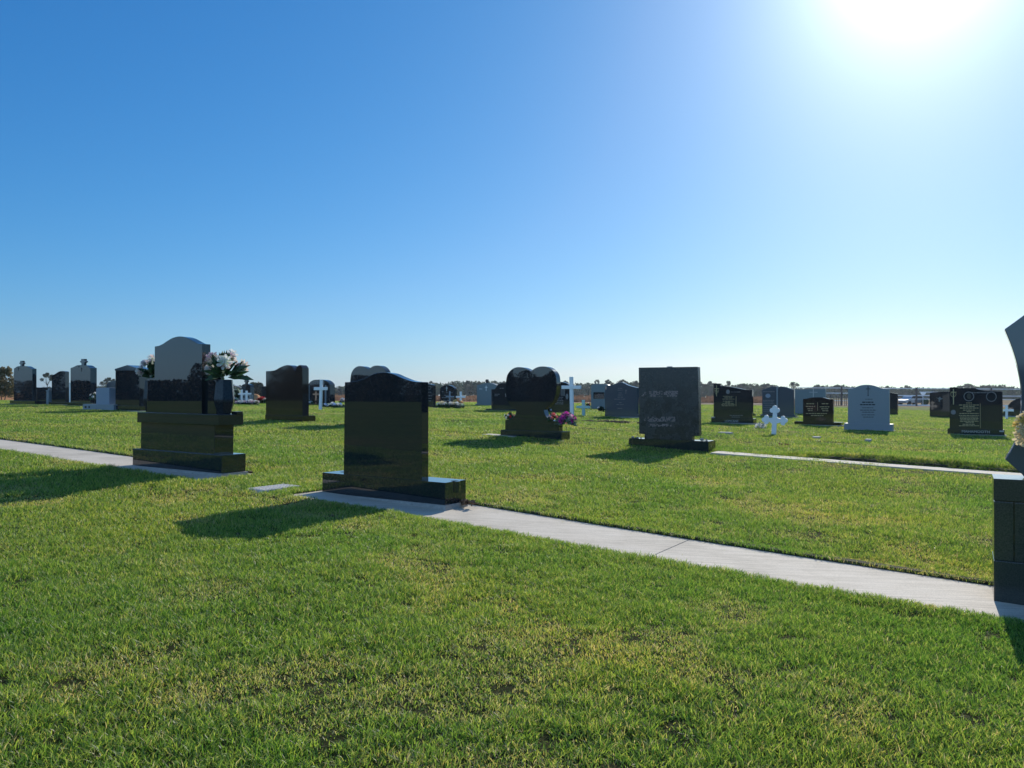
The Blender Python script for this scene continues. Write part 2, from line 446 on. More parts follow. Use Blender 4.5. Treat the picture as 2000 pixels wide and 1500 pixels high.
def strip_mesh(u0, u1, v0, v1, step=.25, top=-.012, thick=.10, wob=0.0):
    if v0 > 10: top = .022
    n = max(2, int((u1 - u0) / step)); vs, fs = [], []
    for i in range(n + 1):
        u = u0 + (u1 - u0) * i / n
        for (v, dz) in ((v0, -thick), (v0, top), ((v0 + v1) / 2, top), (v1, top), (v1, -thick)):
            p = UD * u + VD * v; vs.append((p[0], p[1], Gs(p[0], p[1]) + dz))
    for i in range(n):
        for k in range(4): fs.append((i * 5 + k, i * 5 + k + 1, (i + 1) * 5 + k + 1, (i + 1) * 5 + k)[::-1])
    fs += [tuple(range(5)), tuple(range(n * 5 + 4, n * 5 - 1, -1))]
    return vs, fs

def conc_mat():
    m, t, p = mat_new('pale_path_concrete'); v = coords(t)
    a = ramp(t, noise(t, v, 1.6, 6, .65), [(.28, (.42, .37, .29)), (.5, (.56, .495, .395)), (.72, (.63, .565, .465))])
    sp = ramp(t, noise(t, v, 120, 4, .7), [(.3, (.72, .72, .72)), (.6, (1.05, 1.05, 1.05))])
    mul = nd(t, 'ShaderNodeMix', data_type='RGBA', blend_type='MULTIPLY'); mul.inputs[0].default_value = 1
    t.links.new(a, mul.inputs[6]); t.links.new(sp, mul.inputs[7])
    # broom strokes along the path
    mp = nd(t, 'ShaderNodeMapping'); mp.inputs['Rotation'].default_value = (0, 0, -RZ); mp.inputs['Scale'].default_value = (1.2, 30, 1)
    tc = nd(t, 'ShaderNodeTexCoord'); t.links.new(tc.outputs['Object'], mp.inputs[0])
    st = ramp(t, noise(t, mp.outputs[0], 1.3, 4, .6), [(.36, (.80, .80, .79)), (.6, (1.06, 1.06, 1.06))])
    mul2 = nd(t, 'ShaderNodeMix', data_type='RGBA', blend_type='MULTIPLY'); mul2.inputs[0].default_value = .8
    t.links.new(mul.outputs[2], mul2.inputs[6]); t.links.new(st, mul2.inputs[7])
    t.links.new(mul2.outputs[2], p.inputs['Base Color']); p.inputs['Roughness'].default_value = .85
    b = nd(t, 'ShaderNodeBump'); b.inputs['Strength'].default_value = .3; b.inputs['Distance'].default_value = .004
    t.links.new(noise(t, v, 90, 5, .7), b.inputs['Height']); t.links.new(b.outputs[0], p.inputs['Normal'])
    return m
PATHM = conc_mat()
for nm, runs in (('path', [(-60, -7.1, 5.02, 5.86)]), ('path', [(-5.82, -2.13, 5.02, 5.90), (-2.122, 2.2, 5.02, 5.90), (2.208, 14, 5.02, 5.90)]),
                 ('path', [(-4.32, 9, 13.0, 13.42)]), ('path', [(-9.1, -8.35, 13.0, 13.3)])):
    o = part(nm, merge(*[strip_mesh(*r) for r in runs]), PATHM, None); o['kind'] = 'structure'
# cut turf edges, bare soil faces beside the concrete
def turf_edge(u0, u1, v, h, off=0.0):
    n = int((u1 - u0) / .12); vs, fs = [], []; r = random.Random(int(v * 10))
    for i in range(n + 1):
        u = u0 + (u1 - u0) * i / n; k = min(1, i / 8, (n - i) / 8)
        for vv, dz in ((v + r.uniform(-.008, .008), -.06), (v + .012 + r.uniform(-.01, .01), h * k * r.uniform(.8, 1.1)), (v + .09, h * k + off)):
            p = UD * u + VD * vv; vs.append((p[0], p[1], Gs(p[0], p[1]) + dz))
    for i in range(n):
        for q in range(2): fs.append((i * 3 + q, (i + 1) * 3 + q, (i + 1) * 3 + q + 1, i * 3 + q + 1))
    return vs, fs
o = part('turf_edge', merge(turf_edge(-3.4, 8, 13.455, .06), turf_edge(-5.7, 3, 5.905, .008), turf_edge(-30, -7.2, 5.865, .010)), plain('dark_thatch_soil', (.035, .030, .018), 1, .5, 20, bump=.8), None); o['kind'] = 'structure'
# road far off
def road():
    a, b = np.array([12.7, 137.]), np.array([61., 103.]); d = (b - a) / np.linalg.norm(b - a); n = np.array([-d[1], d[0]])
    vs, fs = [], []; N = 60
    for i in range(N + 1):
        c = a + d * (-6 + 130 * i / N)
        for s in (0, 3.4):
            p = c + n * s; vs.append((p[0], p[1], Gs(p[0], p[1]) + .05))
    for i in range(N): fs.append((2 * i, 2 * i + 2, 2 * i + 3, 2 * i + 1))
    o = part('road', mesh(vs, fs), ROADM, None); o['kind'] = 'structure'
road()

# ------------------------------------------------------------------ grass
def blades(x, y, h, w, lean, rnd, base_z=None):
    n = len(x); rs = np.random.RandomState(3)
    ph = rs.uniform(0, 2 * math.pi, n); fa = rs.uniform(0, 2 * math.pi, n)
    cx, sx = np.cos(fa) * w / 2, np.sin(fa) * w / 2
    lx, ly = np.cos(ph) * lean * h, np.sin(ph) * lean * h
    z = (G(x, y) + lawn_bumps(x, y) * sstep(0, .25, clearance(x, y)) if base_z is None else base_z) - .004
    hz = h * np.sqrt(np.maximum(.05, 1 - lean ** 2 * .8))
    co = np.empty((n, 5, 3), np.float32)
    co[:, 0] = np.stack([x - cx, y - sx, z], 1); co[:, 1] = np.stack([x + cx, y + sx, z], 1)
    mx, my, mz = x + lx * .35, y + ly * .35, z + hz * .62
    co[:, 2] = np.stack([mx + cx * .85, my + sx * .85, mz], 1); co[:, 3] = np.stack([mx - cx * .85, my - sx * .85, mz], 1)
    co[:, 4] = np.stack([x + lx, y + ly, z + hz], 1)
    b = np.arange(n, dtype=np.int32)[:, None] * 5
    loops = (b + np.array([[0, 1, 2, 3, 3, 2, 4]], np.int32)).ravel()
    starts = (np.arange(n, dtype=np.int32)[:, None] * 7 + np.array([[0, 4]], np.int32)).ravel()
    me = bpy.data.meshes.new('grass')
    me.vertices.add(n * 5); me.vertices.foreach_set('co', co.ravel())
    me.loops.add(len(loops)); me.loops.foreach_set('vertex_index', loops)
    me.polygons.add(len(starts)); me.polygons.foreach_set('loop_start', starts)
    me.update(calc_edges=True)
    at = me.attributes.new('rnd', 'FLOAT', 'POINT'); at.data.foreach_set('value', np.repeat(rnd.astype(np.float32), 5))
    return me

def grass_mat(name, stops, tr=.5, patch=True):
    m, t, p = mat_new(name); v = coords(t)
    at = nd(t, 'ShaderNodeAttribute'); at.attribute_name = 'rnd'
    col = ramp(t, at.outputs['Fac'], stops)
    big = ramp(t, noise(t, v, .42, 4, .6), [(.34, (.70, .88, .75)), (.5, (1, 1, 1)), (.66, (1.22, 1.08, .95))])
    mul = nd(t, 'ShaderNodeMix', data_type='RGBA', blend_type='MULTIPLY'); mul.inputs[0].default_value = 1
    t.links.new(col, mul.inputs[6]); t.links.new(big, mul.inputs[7])
    t.links.new(mul.outputs[2], p.inputs['Base Color'])
    p.inputs['Roughness'].default_value = .42; p.inputs['Specular IOR Level'].default_value = .35
    trn = nd(t, 'ShaderNodeBsdfTranslucent'); mx = nd(t, 'ShaderNodeMixShader'); mx.inputs[0].default_value = tr
    tint = nd(t, 'ShaderNodeMix', data_type='RGBA', blend_type='MULTIPLY'); tint.inputs[0].default_value = 1
    t.links.new(mul.outputs[2], tint.inputs[6]); tint.inputs[7].default_value = (1.5, 1.5, .8, 1)
    t.links.new(tint.outputs[2], trn.inputs[0])
    t.links.new(p.outputs[0], mx.inputs[1]); t.links.new(trn.outputs[0], mx.inputs[2]); t.links.new(mx.outputs[0], t.nodes['Material Output'].inputs[0])
    return m

def grow_grass():
    rs = np.random.RandomState(11); A = math.radians(46); R0, R1, R2 = 1.3, 5.0, 62.0; D = 23000
    n1 = int(A * (R1 ** 2 - R0 ** 2) * D); n2 = int(2 * A * D * R1 ** 2 * math.log(R2 / R1))
    r = np.concatenate([np.sqrt(rs.uniform(R0 ** 2, R1 ** 2, n1)), R1 * np.exp(rs.uniform(0, math.log(R2 / R1), n2))])
    a = rs.uniform(-A, A, n1 + n2)
    x, y = r * np.sin(a), r * np.cos(a)
    # extra blades along the cut edges of the concrete
    ex, ey = [], []
    for (u0, u1, v0, v1, dens) in ((-14, -7.1, 4.84, 5.0, 2200), (-5.9, 3, 4.84, 5.0, 3000), (-14, -7.1, 5.88, 6.0, 1500), (-5.9, 3, 5.92, 6.05, 2500),
                                   (-4.5, 5, 13.425, 13.75, 3600), (-7.1, -5.8, 5.0, 5.9, 1800)):
        k = int((u1 - u0) * (v1 - v0) * dens * 2); uu = rs.uniform(u0, u1, k); vv = rs.uniform(v0, v1, k)
        ex.append(UD[0] * uu + VD[0] * vv); ey.append(UD[1] * uu + VD[1] * vv)
    ex, ey = np.concatenate(ex), np.concatenate(ey); n3 = len(ex)
    x, y = np.concatenate([x, ex]), np.concatenate([y, ey]); edge = np.concatenate([np.zeros(n1 + n2), np.ones(n3)])
    r = np.hypot(x, y)
    thin = vnoise(x, y, 1.7, 2) * .6 + vnoise(x, y, 5.0, 4) * .4          # bald and tired spots
    tuft = vnoise(x, y, 7, 8) * .5 + vnoise(x, y, 17, 9) * .5
    c = clearance(x, y)
    keep = (c > .012 * rs.uniform(-2.2, 1, len(x))) & ((thin > .15) | (rs.uniform(0, 1, len(x)) < .55) | (edge > 0)) & ((tuft > .22) | (rs.uniform(0, 1, len(x)) < .25))
    u = UD[0] * x + UD[1] * y; v = VD[0] * x + VD[1] * y
    keep &= ~((u > -5.70) & (u < -4.30) & (v > 5.4) & (v < 5.9)) & ~((u > -8.9) & (u < -7.3) & (v > 5.3) & (v < 5.9))
    SEAMS = [(-3.75, -2.4, 17.3), (-1.95, .5, 18.7), (-10.7, -9.25, 13.1), (-16.2, -12.9, 19.8), (-11.1, -8.9, 20.6), (-9.2, -7.6, 16.6), (-5.4, -4.0, 17.5), (-20, -17, 19.6), (1.2, 3.4, 17.6)]
    seam = np.zeros(len(x))
    for u0, u1, vs in SEAMS:
        vv_ = vs + .12 * (vnoise(u, v * 0, 1.3, 3) - .5)
        inn = (u > u0) & (u < u1)
        keep &= ~(inn & (v > vv_) & (v < vv_ + .15) & (rs.uniform(0, 1, len(x)) < .93))
        seam = np.where(inn & (v >= vv_ + .15) & (v < vv_ + .5), 1, seam)
    x, y, r, thin, tuft, edge, seam, u, v = [q[keep] for q in (x, y, r, thin, tuft, edge, seam, u, v)]
    n = len(x); sc = np.maximum(1, (r / 6.0)) ** .55
    h = (.011 + .042 * tuft ** 1.2 + .012 * rs.uniform(0, 1, n)) * np.where(thin < .34, .7, 1.0) * np.clip(sc, 1, 1.25)
    far2 = (v > 13.42) & (v < 13.8) & (u > -4.5); h = np.where(far2, h * 1.5, h); near2 = (v > 12.3) & (v < 13.02) & (u > -4.3); h = np.where(near2, h * np.where(u < -2.4, .95, .6), h); h = np.where(seam > 0, h * 1.5, h)
    h = np.where(edge > 0, h * rs.uniform(.9, 1.25, n), h)
    w = (.0029 + .0014 * rs.uniform(0, 1, n)) * sc
    lean = np.clip(rs.normal(.78, .26, n), .05, 1.08)
    dry = np.clip((.46 - thin) * 2.2, 0, .42) + .09
    rnd = rs.uniform(0, 1, n) * .70
    isdry = rs.uniform(0, 1, n) < dry
    rnd = np.where(isdry, rs.uniform(.72, 1, n), rnd)
    me = blades(x, y, h, w, lean, rnd)
    m = grass_mat('lawn_blade', [(0, (.035, .10, .018)), (.25, (.135, .25, .045)), (.55, (.30, .40, .085)), (.78, (.44, .45, .14)), (.9, (.42, .35, .16)), (1, (.60, .52, .38))])
    o = part('lawn_grass', me, m, None); o['kind'] = 'stuff'; o['label'] = 'short green lawn grass with thin dry patches'; o['category'] = 'grass'
    print('blades', n)
grow_grass()
def clippings():
    rs = np.random.RandomState(5); n = 420
    u = rs.uniform(-5.7, 1.5, n); v = np.where(rs.uniform(0, 1, n) < .6, 5.04 + np.abs(rs.normal(0, .10, n)), 5.88 - np.abs(rs.normal(0, .10, n)))
    x, y = UD[0] * u + VD[0] * v, UD[1] * u + VD[1] * v
    me = blades(x, y, rs.uniform(.015, .04, n), np.full(n, .003), np.full(n, 1.1), rs.uniform(.55, 1, n), G(x, y) - .006)
    o = part('grass_clippings', me, bpy.data.materials['lawn_blade'], None); o['kind'] = 'stuff'; o['label'] = 'loose grass clippings on the concrete path'; o['category'] = 'clippings'
clippings()
#@@OBJECTS
# ------------------------------------------------------------------ headstones
def at_uv(u, v): return Fr(uv2p(u, v))
def at_px(px, py): return Fr(spot(px, py))

def root(f, name, label, cat, group=None, dz=0):
    return thing(name, label, cat, (f.P[0], f.P[1], f.P[2] + dz), RZ + f.rz, group)

def pts(f, ps, v=0.0): return [f(x, y, v) for x, y in ps]

GH = 'dark and grey headstones standing in rows on the lawn'

def stone(label, g, outline, thick, mat, base=None, v0=.02, base_mat=None, bevel=.006, f=None, name='headstone', basev=.3, group=GH, bed=True, rz=0.0):
    """outline in pixels traced on the front face; base = (x left, x right, y top) in pixels"""
    f = f or Fr(spot(*g), rz)
    o = root(f, name, label, 'headstone', group)
    if base:
        xl, xr, yt = base
        a0 = f(xl, g[1], 0)[0]; a1 = f(xr, g[1], 0)[0]; zt = f((xl + xr) / 2, yt, 0)[1]
        part('base', merge(boxd(a0, a1, 0, basev, -.15, zt)), base_mat or mat, o, bevel)
        f.ztop = zt
        if bed: part('mortar_bed', merge(boxd(a0 - .04, a1 + .04, -.05, basev + .05, -.2, .02)), MORTAR, o)
    else: f.ztop = -.1
    ol = [(a, z) for a, z in pts(f, outline, v0)]
    # feet of the outline stand on the base
    zmin = f.ztop - .003
    ol = [(a, max(z, zmin)) for a, z in ol]
    lo = min(z for a, z in ol)
    ol = [(a, zmin if z < lo + .06 else z) for a, z in ol]
    part('tablet', merge(prismd(ol, v0, v0 + thick)), mat, o, bevel)
    return f, o

def inscribe(f, o, me, mat, label=None):
    return part('inscription', me, mat, o, label=label)

# --- flowers -------------------------------------------------------
def rose_d(seed):
    r = random.Random(seed); vs, fs = [], []
    for ring, (n, R, tilt, h) in enumerate(((7, 1.0, .35, 0), (6, .78, .8, .12), (5, .52, 1.15, .25), (3, .28, 1.4, .35))):
        for i in range(n):
            a = 6.283 * (i + .5 * ring) / n + r.uniform(-.15, .15); w = 3.6 / n
            o = len(vs)
            for k in range(4):
                t = k / 3; rad = R * (t ** .8) * math.cos(tilt * t * .9); z = h + R * t * math.sin(tilt) * .75 - (.12 * t * t if ring == 0 else 0)
                for s in (-1, -.33, .33, 1):
                    ww = w * math.sin(math.pi * (.12 + .66 * t)) * (1 if k < 3 else .8)
                    aa = a + s * ww * .5
                    cup = .10 * abs(s) * R
                    vs.append((rad * math.cos(aa), rad * math.sin(aa), z + cup * t + r.uniform(-.03, .03)))
            for k in range(3):
                for q in range(3): fs.append((o + k * 4 + q, o + k * 4 + q + 1, o + k * 4 + q + 5, o + k * 4 + q + 4))
    return vs, fs

def lily_d(seed, n=6):
    r = random.Random(seed); vs, fs = [], []
    for i in range(n):
        a = 6.283 * i / n + r.uniform(-.1, .1); o = len(vs)
        for k, (t, w) in enumerate(((0, .05), (.35, .19), (.7, .20), (1.0, .02))):
            z = .55 * t - .35 * t * t * (1.4 if t == 1 else 1)
            for s in (-1, 0, 1):
                vs.append((t * math.cos(a) - s * w * math.sin(a), t * math.sin(a) + s * w * math.cos(a), z + (0 if s else -.07)))
        for k in range(3):
            for q in range(2): fs.append((o + k * 3 + q, o + k * 3 + q + 1, o + k * 3 + q + 4, o + k * 3 + q + 3))
    return vs, fs

def sprig_d(seed, n, L=1.0, up=.3, wid=.16):
    """n leaves thrown out from the origin"""
    r = random.Random(seed); vs, fs = [], []
    for i in range(n):
        a = r.uniform(0, 6.283); e = r.uniform(-.5, 1.25) + up; l = L * r.uniform(.65, 1.1); st = r.uniform(.1, .45)
        d = Vector((math.cos(a) * math.cos(e), math.sin(a) * math.cos(e), math.sin(e)))
        s = d.cross(Vector((r.uniform(-1, 1), r.uniform(-1, 1), 1))).normalized(); w = wid * l * r.uniform(.7, 1.2)
        o = len(vs); nn = d.cross(s) * .05
        vs += [tuple(d * l * st), tuple(d * l * (st + (1 - st) * .45) + s * w), tuple(d * l * (st + (1 - st) * .5) - nn), tuple(d * l * (st + (1 - st) * .45) - s * w), tuple(d * l)]
        fs += [(o, o + 1, o + 2), (o, o + 2, o + 3), (o + 1, o + 4, o + 2), (o + 2, o + 4, o + 3)]
    return vs, fs
_fl = {}
def flower_mesh(kind, colour):
    if (kind, colour) not in _fl:
        me = merge({'rose': rose_d, 'lily': lily_d}[kind](hash(colour) % 99 if False else len(colour)))
        me.materials.append(PETAL[colour])
        for p in me.polygons: p.use_smooth = True
        _fl[kind, colour] = me
    return _fl[kind, colour]

def bloom(o, kind, colour, loc, R, dirv, rnd):
    b = bpy.data.objects.new('blossom', flower_mesh(kind, colour)); link(b, o)
    b.location = loc; b.scale = (R, R, R)
    q = Vector(dirv).to_track_quat('Z', 'Y'); b.rotation_euler = (q @ Euler((0, 0, rnd.uniform(0, 6))).to_quaternion()).to_euler()
    return b

def bouquet(label, loc, R, spec, leaf=None, n_leaf=60, group=None, name='flower_bouquet', stem=.0, seed=1, lw=.16, squash=1.0, size=.3):
    """loc = where its stems stand; head centre R + stem above it"""
    r = random.Random(seed); o = thing(name, label, 'flowers', loc, RZ, group)
    c = Vector((0, 0, stem + R * .75 * squash))
    me = merge(sprig_d(seed, n_leaf, R * 1.22, wid=lw))
    fo = part('foliage', me, leaf or LEAF, o, loc=tuple(c - Vector((0, 0, R * .35))))
    if stem > .05: part('stem', merge(tube((0, 0, 0), (0, 0, stem + R * .4), .004, .004)), DLEAF, o)
    tot = sum(s[2] for s in spec); i = 0
    for kind, colour, n in spec:
        for _ in range(n):
            k = (i * 7 + seed * 3) % tot; i += 1
            e = math.asin(min(1, -.15 + 1.12 * (k + .5) / tot)); a = k * 2.39996 + seed
            d = Vector((math.cos(a) * math.cos(e), math.sin(a) * math.cos(e), math.sin(e) * squash))
            rr = R * size * r.uniform(.8, 1.15)
            bloom(o, kind, colour, tuple(c + d * R * r.uniform(.58, 1.0)), rr * (1.0 if kind == 'lily' else 1.15), d, r)
    return o

def on(f, a, z, v=0.0):
    """world point at (a, z) on plane f, v behind its face"""
    p = f.P + np.array([f.u[0] * a + f.v[0] * v, f.u[1] * a + f.v[1] * v, z]); return tuple(float(c) for c in p)

# ================= row nearest the camera
# F: big black headstone with the wavy top
fF = at_uv(-4.33, 5.47); f = fF
fF.P = np.array([*(UD * -4.33 + VD * 5.47), Gs(*(UD * -4.33 + VD * 5.47))])
o = root(f, 'headstone', 'wide polished black headstone with a bell-curved top, standing alone on the concrete path', 'headstone', GH)
aL, zT = f(630, 922); aR, _ = f(869.6, 943)
zT = f(869.6, 943)[1]; zB = f(869.6, 986.4)[1]; D = .31
zBl = f(629.4, 961.6)[1]
def holed_base(a0, a1, z0, z1, D, holes, r=.045, deep=.1):
    """base block with round vase holes bored in its top"""
    bm = bmesh.new(); vs, fs = boxd(a0, a1, 0, D, z0, z1); bv = [bm.verts.new(v) for v in vs]
    for q in fs:
        if q == (4, 5, 6, 7): continue
        bm.faces.new([bv[i] for i in q])
    outer = [bm.edges.get((bv[a], bv[b])) for a, b in ((4, 5), (5, 6), (6, 7), (7, 4))]
    es = list(outer)
    for cx, cy in holes:
        top = [bm.verts.new((cx + r * math.cos(6.2832 * i / 24), cy + r * math.sin(6.2832 * i / 24), z1)) for i in range(24)]
        bot = [bm.verts.new((cx + r * math.cos(6.2832 * i / 24), cy + r * math.sin(6.2832 * i / 24), z1 - deep)) for i in range(24)]
        for i in range(24):
            es.append(bm.edges.new((top[i], top[(i + 1) % 24])))
            bm.faces.new((top[i], top[(i + 1) % 24], bot[(i + 1) % 24], bot[i]))
        bm.faces.new(bot)
    bmesh.ops.triangle_fill(bm, edges=es, use_beauty=True)
    bmesh.ops.recalc_face_normals(bm, faces=bm.faces)
    me = bpy.data.meshes.new('base'); bm.to_mesh(me); bm.free(); return me
part('base', holed_base(aL, aR, zB, zT, D, [(f(888, 938, .16)[0], .17), (aL + .13, .17)]), BLACK, o)
tv = .012
ol = pts(f, [(671, 925), (672, 746.5)] + sm([(682, 746.2), (700, 743), (715, 737.5), (730, 730), (748, 727.2), (765, 729.5), (780, 736), (797, 742.5), (812, 745.6), (823.4, 746)]) + [(823.4, 939)], tv)
ol[0] = (ol[0][0], zT - .003); ol[-1] = (ol[-1][0], zT - .003)
ol[1] = (ol[0][0] + .004, ol[1][1])
part('tablet', merge(prismd(ol, tv, tv + .1)), BLACK, o, .004)
bed = [(aL - .01, -.15), (aL - .01, zBl if zBl > zB else zB), (aR + .02, zB), (aR + .02, -.15)]
part('mortar_bed', merge(prismd([(aL - .01, -.2), (aL - .01, zB - .002), (aR + .015, zB - .002), (aR + .015, -.2)], -.012, D + .012)), MORTAR, o)

# M: stepped monument on the far side of the gap
f = at_uv(-7.42, 5.36)
o = root(f, 'headstone', 'tall stepped dark granite monument with vases of pink and white flowers at its shoulders', 'headstone', GH)
aL = f(259, 890)[0]; aR = f(433, 900)[0]; zB = f(433, 924.8)[1]; zP = f(433, 889)[1]
part('mortar_bed', merge(boxd(aL + .01, aR + .02, -.012, .33, -.2, zB - .002)), MORTAR, o)
Dp = .315
part('plinth', merge(boxd(aL, aR, 0, Dp, zB, zP)), BLACK2, o, .005)
vd = .035; a0 = f(274.8, 860, vd)[0]; a1 = f(419, 860, vd)[0]; zc = f(419, 829.9, vd)[1]
part('pedestal', merge(boxd(a0, a1, vd, Dp - .03, zP - .003, zc)), BLACK2, o, .005)
vc = .004; c0 = f(267.7, 815, vc)[0]; c1 = f(427.7, 815, vc)[0]; zt = f(427.7, 809.6, vc)[1]
part('cap', merge(boxd(c0, c1, vc, Dp + .01, zc - .003, zt)), BLACK2, o, .005)
vt = .05
ol = pts(f, [(301, 800), (302, 676.7)] + sm([(310, 675.3), (318, 671.5), (327, 665.5), (338, 659.5), (351, 657), (364, 659.5), (376, 665.5), (385, 670.2), (394.7, 671.6)]) + [(394, 800)], vt)
ol[0] = (ol[0][0], zt - .003); ol[-1] = (ol[-1][0], zt - .003)
tb = part('tablet', merge(prismd(ol, vt, vt + .11)), BLACK, o, .004)
vw = .09; w0 = f(287.5, 770, vw)[0]; w1 = f(423, 770, vw)[0]; zw = f(287, 738.5, vw)[1]
part('shoulder_slab', merge(boxd(w0, f(301, 770, vw)[0] + .01, vw, vw + .06, zt - .003, zw)), BLACK, o, .004)
part('shoulder_slab', merge(boxd(f(394, 770, vw)[0] + .05, w1, vw, vw + .06, zt - .003, zw)), BLACK, o, .004)
part('ledge', merge(boxd(f(452, 800, .22)[0], f(463, 800, .22)[0], .22, .30, zt - .003, zt + .03)), BLACK, o, .003)
fM, ztM = f, zt
def vase(label, fr, a, v, z, H, W):
    o = thing('vase', label, 'vase', on(fr, a, z, v), RZ, 'granite vases on the stepped monument')
    n = 6; prof = [(.0, .33), (.35, .5), (.42, .5), (1.0, .40)]; vs, fs = [], []
    for z_, r_ in prof:
        for i in range(n):
            t = 6.2832 * (i + .25) / n; vs.append((W * r_ * math.cos(t), W * r_ * math.sin(t), H * z_))
    for k in range(len(prof) - 1):
        for i in range(n): fs.append((k * n + i, k * n + (i + 1) % n, (k + 1) * n + (i + 1) % n, (k + 1) * n + i))
    m = len(vs)
    for z_, r_ in ((1.0, .30), (.6, .28)):
        for i in range(n):
            t = 6.2832 * (i + .25) / n; vs.append((W * r_ * math.cos(t), W * r_ * math.sin(t), H * z_))
    for i in range(n):
        j = (i + 1) % n
        fs += [(3 * n + i, 3 * n + j, m + j, m + i), (m + i, m + j, m + n + j, m + n + i)]
    fs += [tuple(range(n))[::-1], tuple(m + n + i for i in range(n))]
    part('vase_body', mesh(vs, fs), DULL, o, .004)
    return o
va = f(438, 800, .15)[0]; H = f(437, 742, .2)[1] - f(437, 808.6, .2)[1]
vase('faceted black granite vase at the right end of the stepped monument', f, va, .15, zt, H, .235)
vb = f(296, 800, .22)[0]
vase('faceted black granite vase half hidden behind the stepped monument', f, vb, .215, zt, H, .19)
MIX = [('rose', 'pink', 5), ('rose', 'blush', 5), ('lily', 'white', 8), ('rose', 'white', 5), ('lily', 'palegreen', 5), ('rose', 'white', 5), ('lily', 'white', 2)]
bouquet('full bouquet of pink roses and white lilies in the fully visible monument vase', on(f, va, zt + H - .04, .15), .235, MIX, n_leaf=60, seed=4, lw=.11, squash=.85, size=.30, group='bouquets on the stepped monument')
bouquet('pink and white bouquet half hidden behind the left edge of the stepped monument', on(f, vb + .01, zt + H - .04, .215), .19, MIX, n_leaf=50, seed=9, lw=.11, squash=1.0, size=.30, group='bouquets on the stepped monument')

# R: tall pedestal monument at the right edge
f = Fr(uv2p(-.085, 5.47), math.radians(2.5))
o = root(f, 'headstone', 'tall monument with a concave-sided tablet on a block pedestal at the right edge', 'headstone', GH)
a0 = f(1941, 1100)[0]; zt = f(1940, 934.7)[1]; zb = f(1941, 1167)[1]; W = 1.05; Dp = .34
j1 = f(1950, 980)[1]; j2 = f(1950, 1096)[1]; am = f(1982, 1040)[0]; gp = .007
part('pedestal_block', merge(boxd(a0, a0 + W, 0, Dp, j1 + gp, zt)), HONED, o, .003)
part('pedestal_block', merge(boxd(a0 + .002, am - gp, .002, Dp, j2 + gp, j1)), HONED, o, .003)
part('pedestal_block', merge(boxd(am, a0 + W - .002, .002, Dp, j2 + gp, j1)), HONED, o, .003)
part('pedestal_block', merge(boxd(a0, a0 + W, 0, Dp, zb - .05, j2)), HONED, o, .003)
part('joint_filler', merge(boxd(a0 + .01, a0 + W - .01, .01, Dp - .01, zb, zt - .02)), BLACK2, o)
vt = .10; ac = a0 + W / 2
half = pts(f, [(2004, 935)] + [(1996, 926), (1963.5, 897)] + sm([(1963.5, 897), (1976, 877), (1985, 858), (1991, 835), (1994.5, 805), (1995.5, 775), (1994, 748), (1987, 714), (1976, 678), (1962, 643)]) + [(1981, 629.5), (2000, 615.5)], vt)
half[0] = (half[0][0], zt - .003)
pk = (ac, half[-1][1] + (ac - half[-1][0]) * .55)
ol = half + [pk] + [(2 * ac - a, z) for a, z in half[::-1]]
part('tablet', merge(prismd(ol, vt, vt + .11)), SLATE, o, .004)
fR = f; zR = zt
c = f(1987, 829, -.02)
o = thing('flower_spray', 'cream and yellow silk flower spray fixed to the tall monument at the right edge', 'flowers', on(f, c[0] + .055, c[1], -.03), RZ)
rr = random.Random(3)
part('foliage', merge(sprig_d(8, 40, .09, wid=.16)), LEAFG, o)
for i in range(30):
    a = rr.uniform(0, 6.28); q = rr.uniform(.2, 1); col = ['cream', 'white', 'yellow', 'cream', 'palegreen', 'blush'][i % 6]
    y = rr.uniform(-.05, .05)
    px, pz = math.cos(a) * .10 * q - .0, math.sin(a) * .10 * q
    if px < -.02 and pz < 0: col = 'yellow' if i % 2 else 'cream'
    bloom(o, 'rose', col, (px, y - .05, pz), rr.uniform(.030, .045), (math.cos(a) * .6, -.7, math.sin(a) * .6 + .2), rr)

# chequered concrete marker in the grass
f = at_uv(-6.30, 4.97)
o = root(f, 'grave_marker', 'small flat rough concrete marker slab sunk in the grass between the two nearest monuments', 'marker')
ms = [boxd(0, .27, 0, .47, -.08, .010)]
for i in range(6):
    for k in range(11): ms.append(boxd(.008 + i * .043, .040 + i * .043, .010 + k * .042, .038 + k * .042, .006, .014))
part('slab', merge(*ms), plain('rough_marker_concrete', (.62, .59, .53), 1, .25, 40, bump=.5), o)
# brown leaves by the base
o = thing('fallen_leaf_litter', 'curled brown leaves lying against the right end of the wide black headstone', 'dry leaves', spot(918, 990), RZ); o['kind'] = 'stuff'
part('leaf_scatter', merge(*[(lambda c: ([tuple(Vector(p) + c) for p in sprig_d(i, 3, .05, wid=.35)[0]], sprig_d(i, 3, .05)[1]))(Vector((random.uniform(-.06, .12), random.uniform(-.05, .06), .02))) for i in range(8)]), plain('brown_leaf', (.16, .09, .05), .8, .4, 30), o)

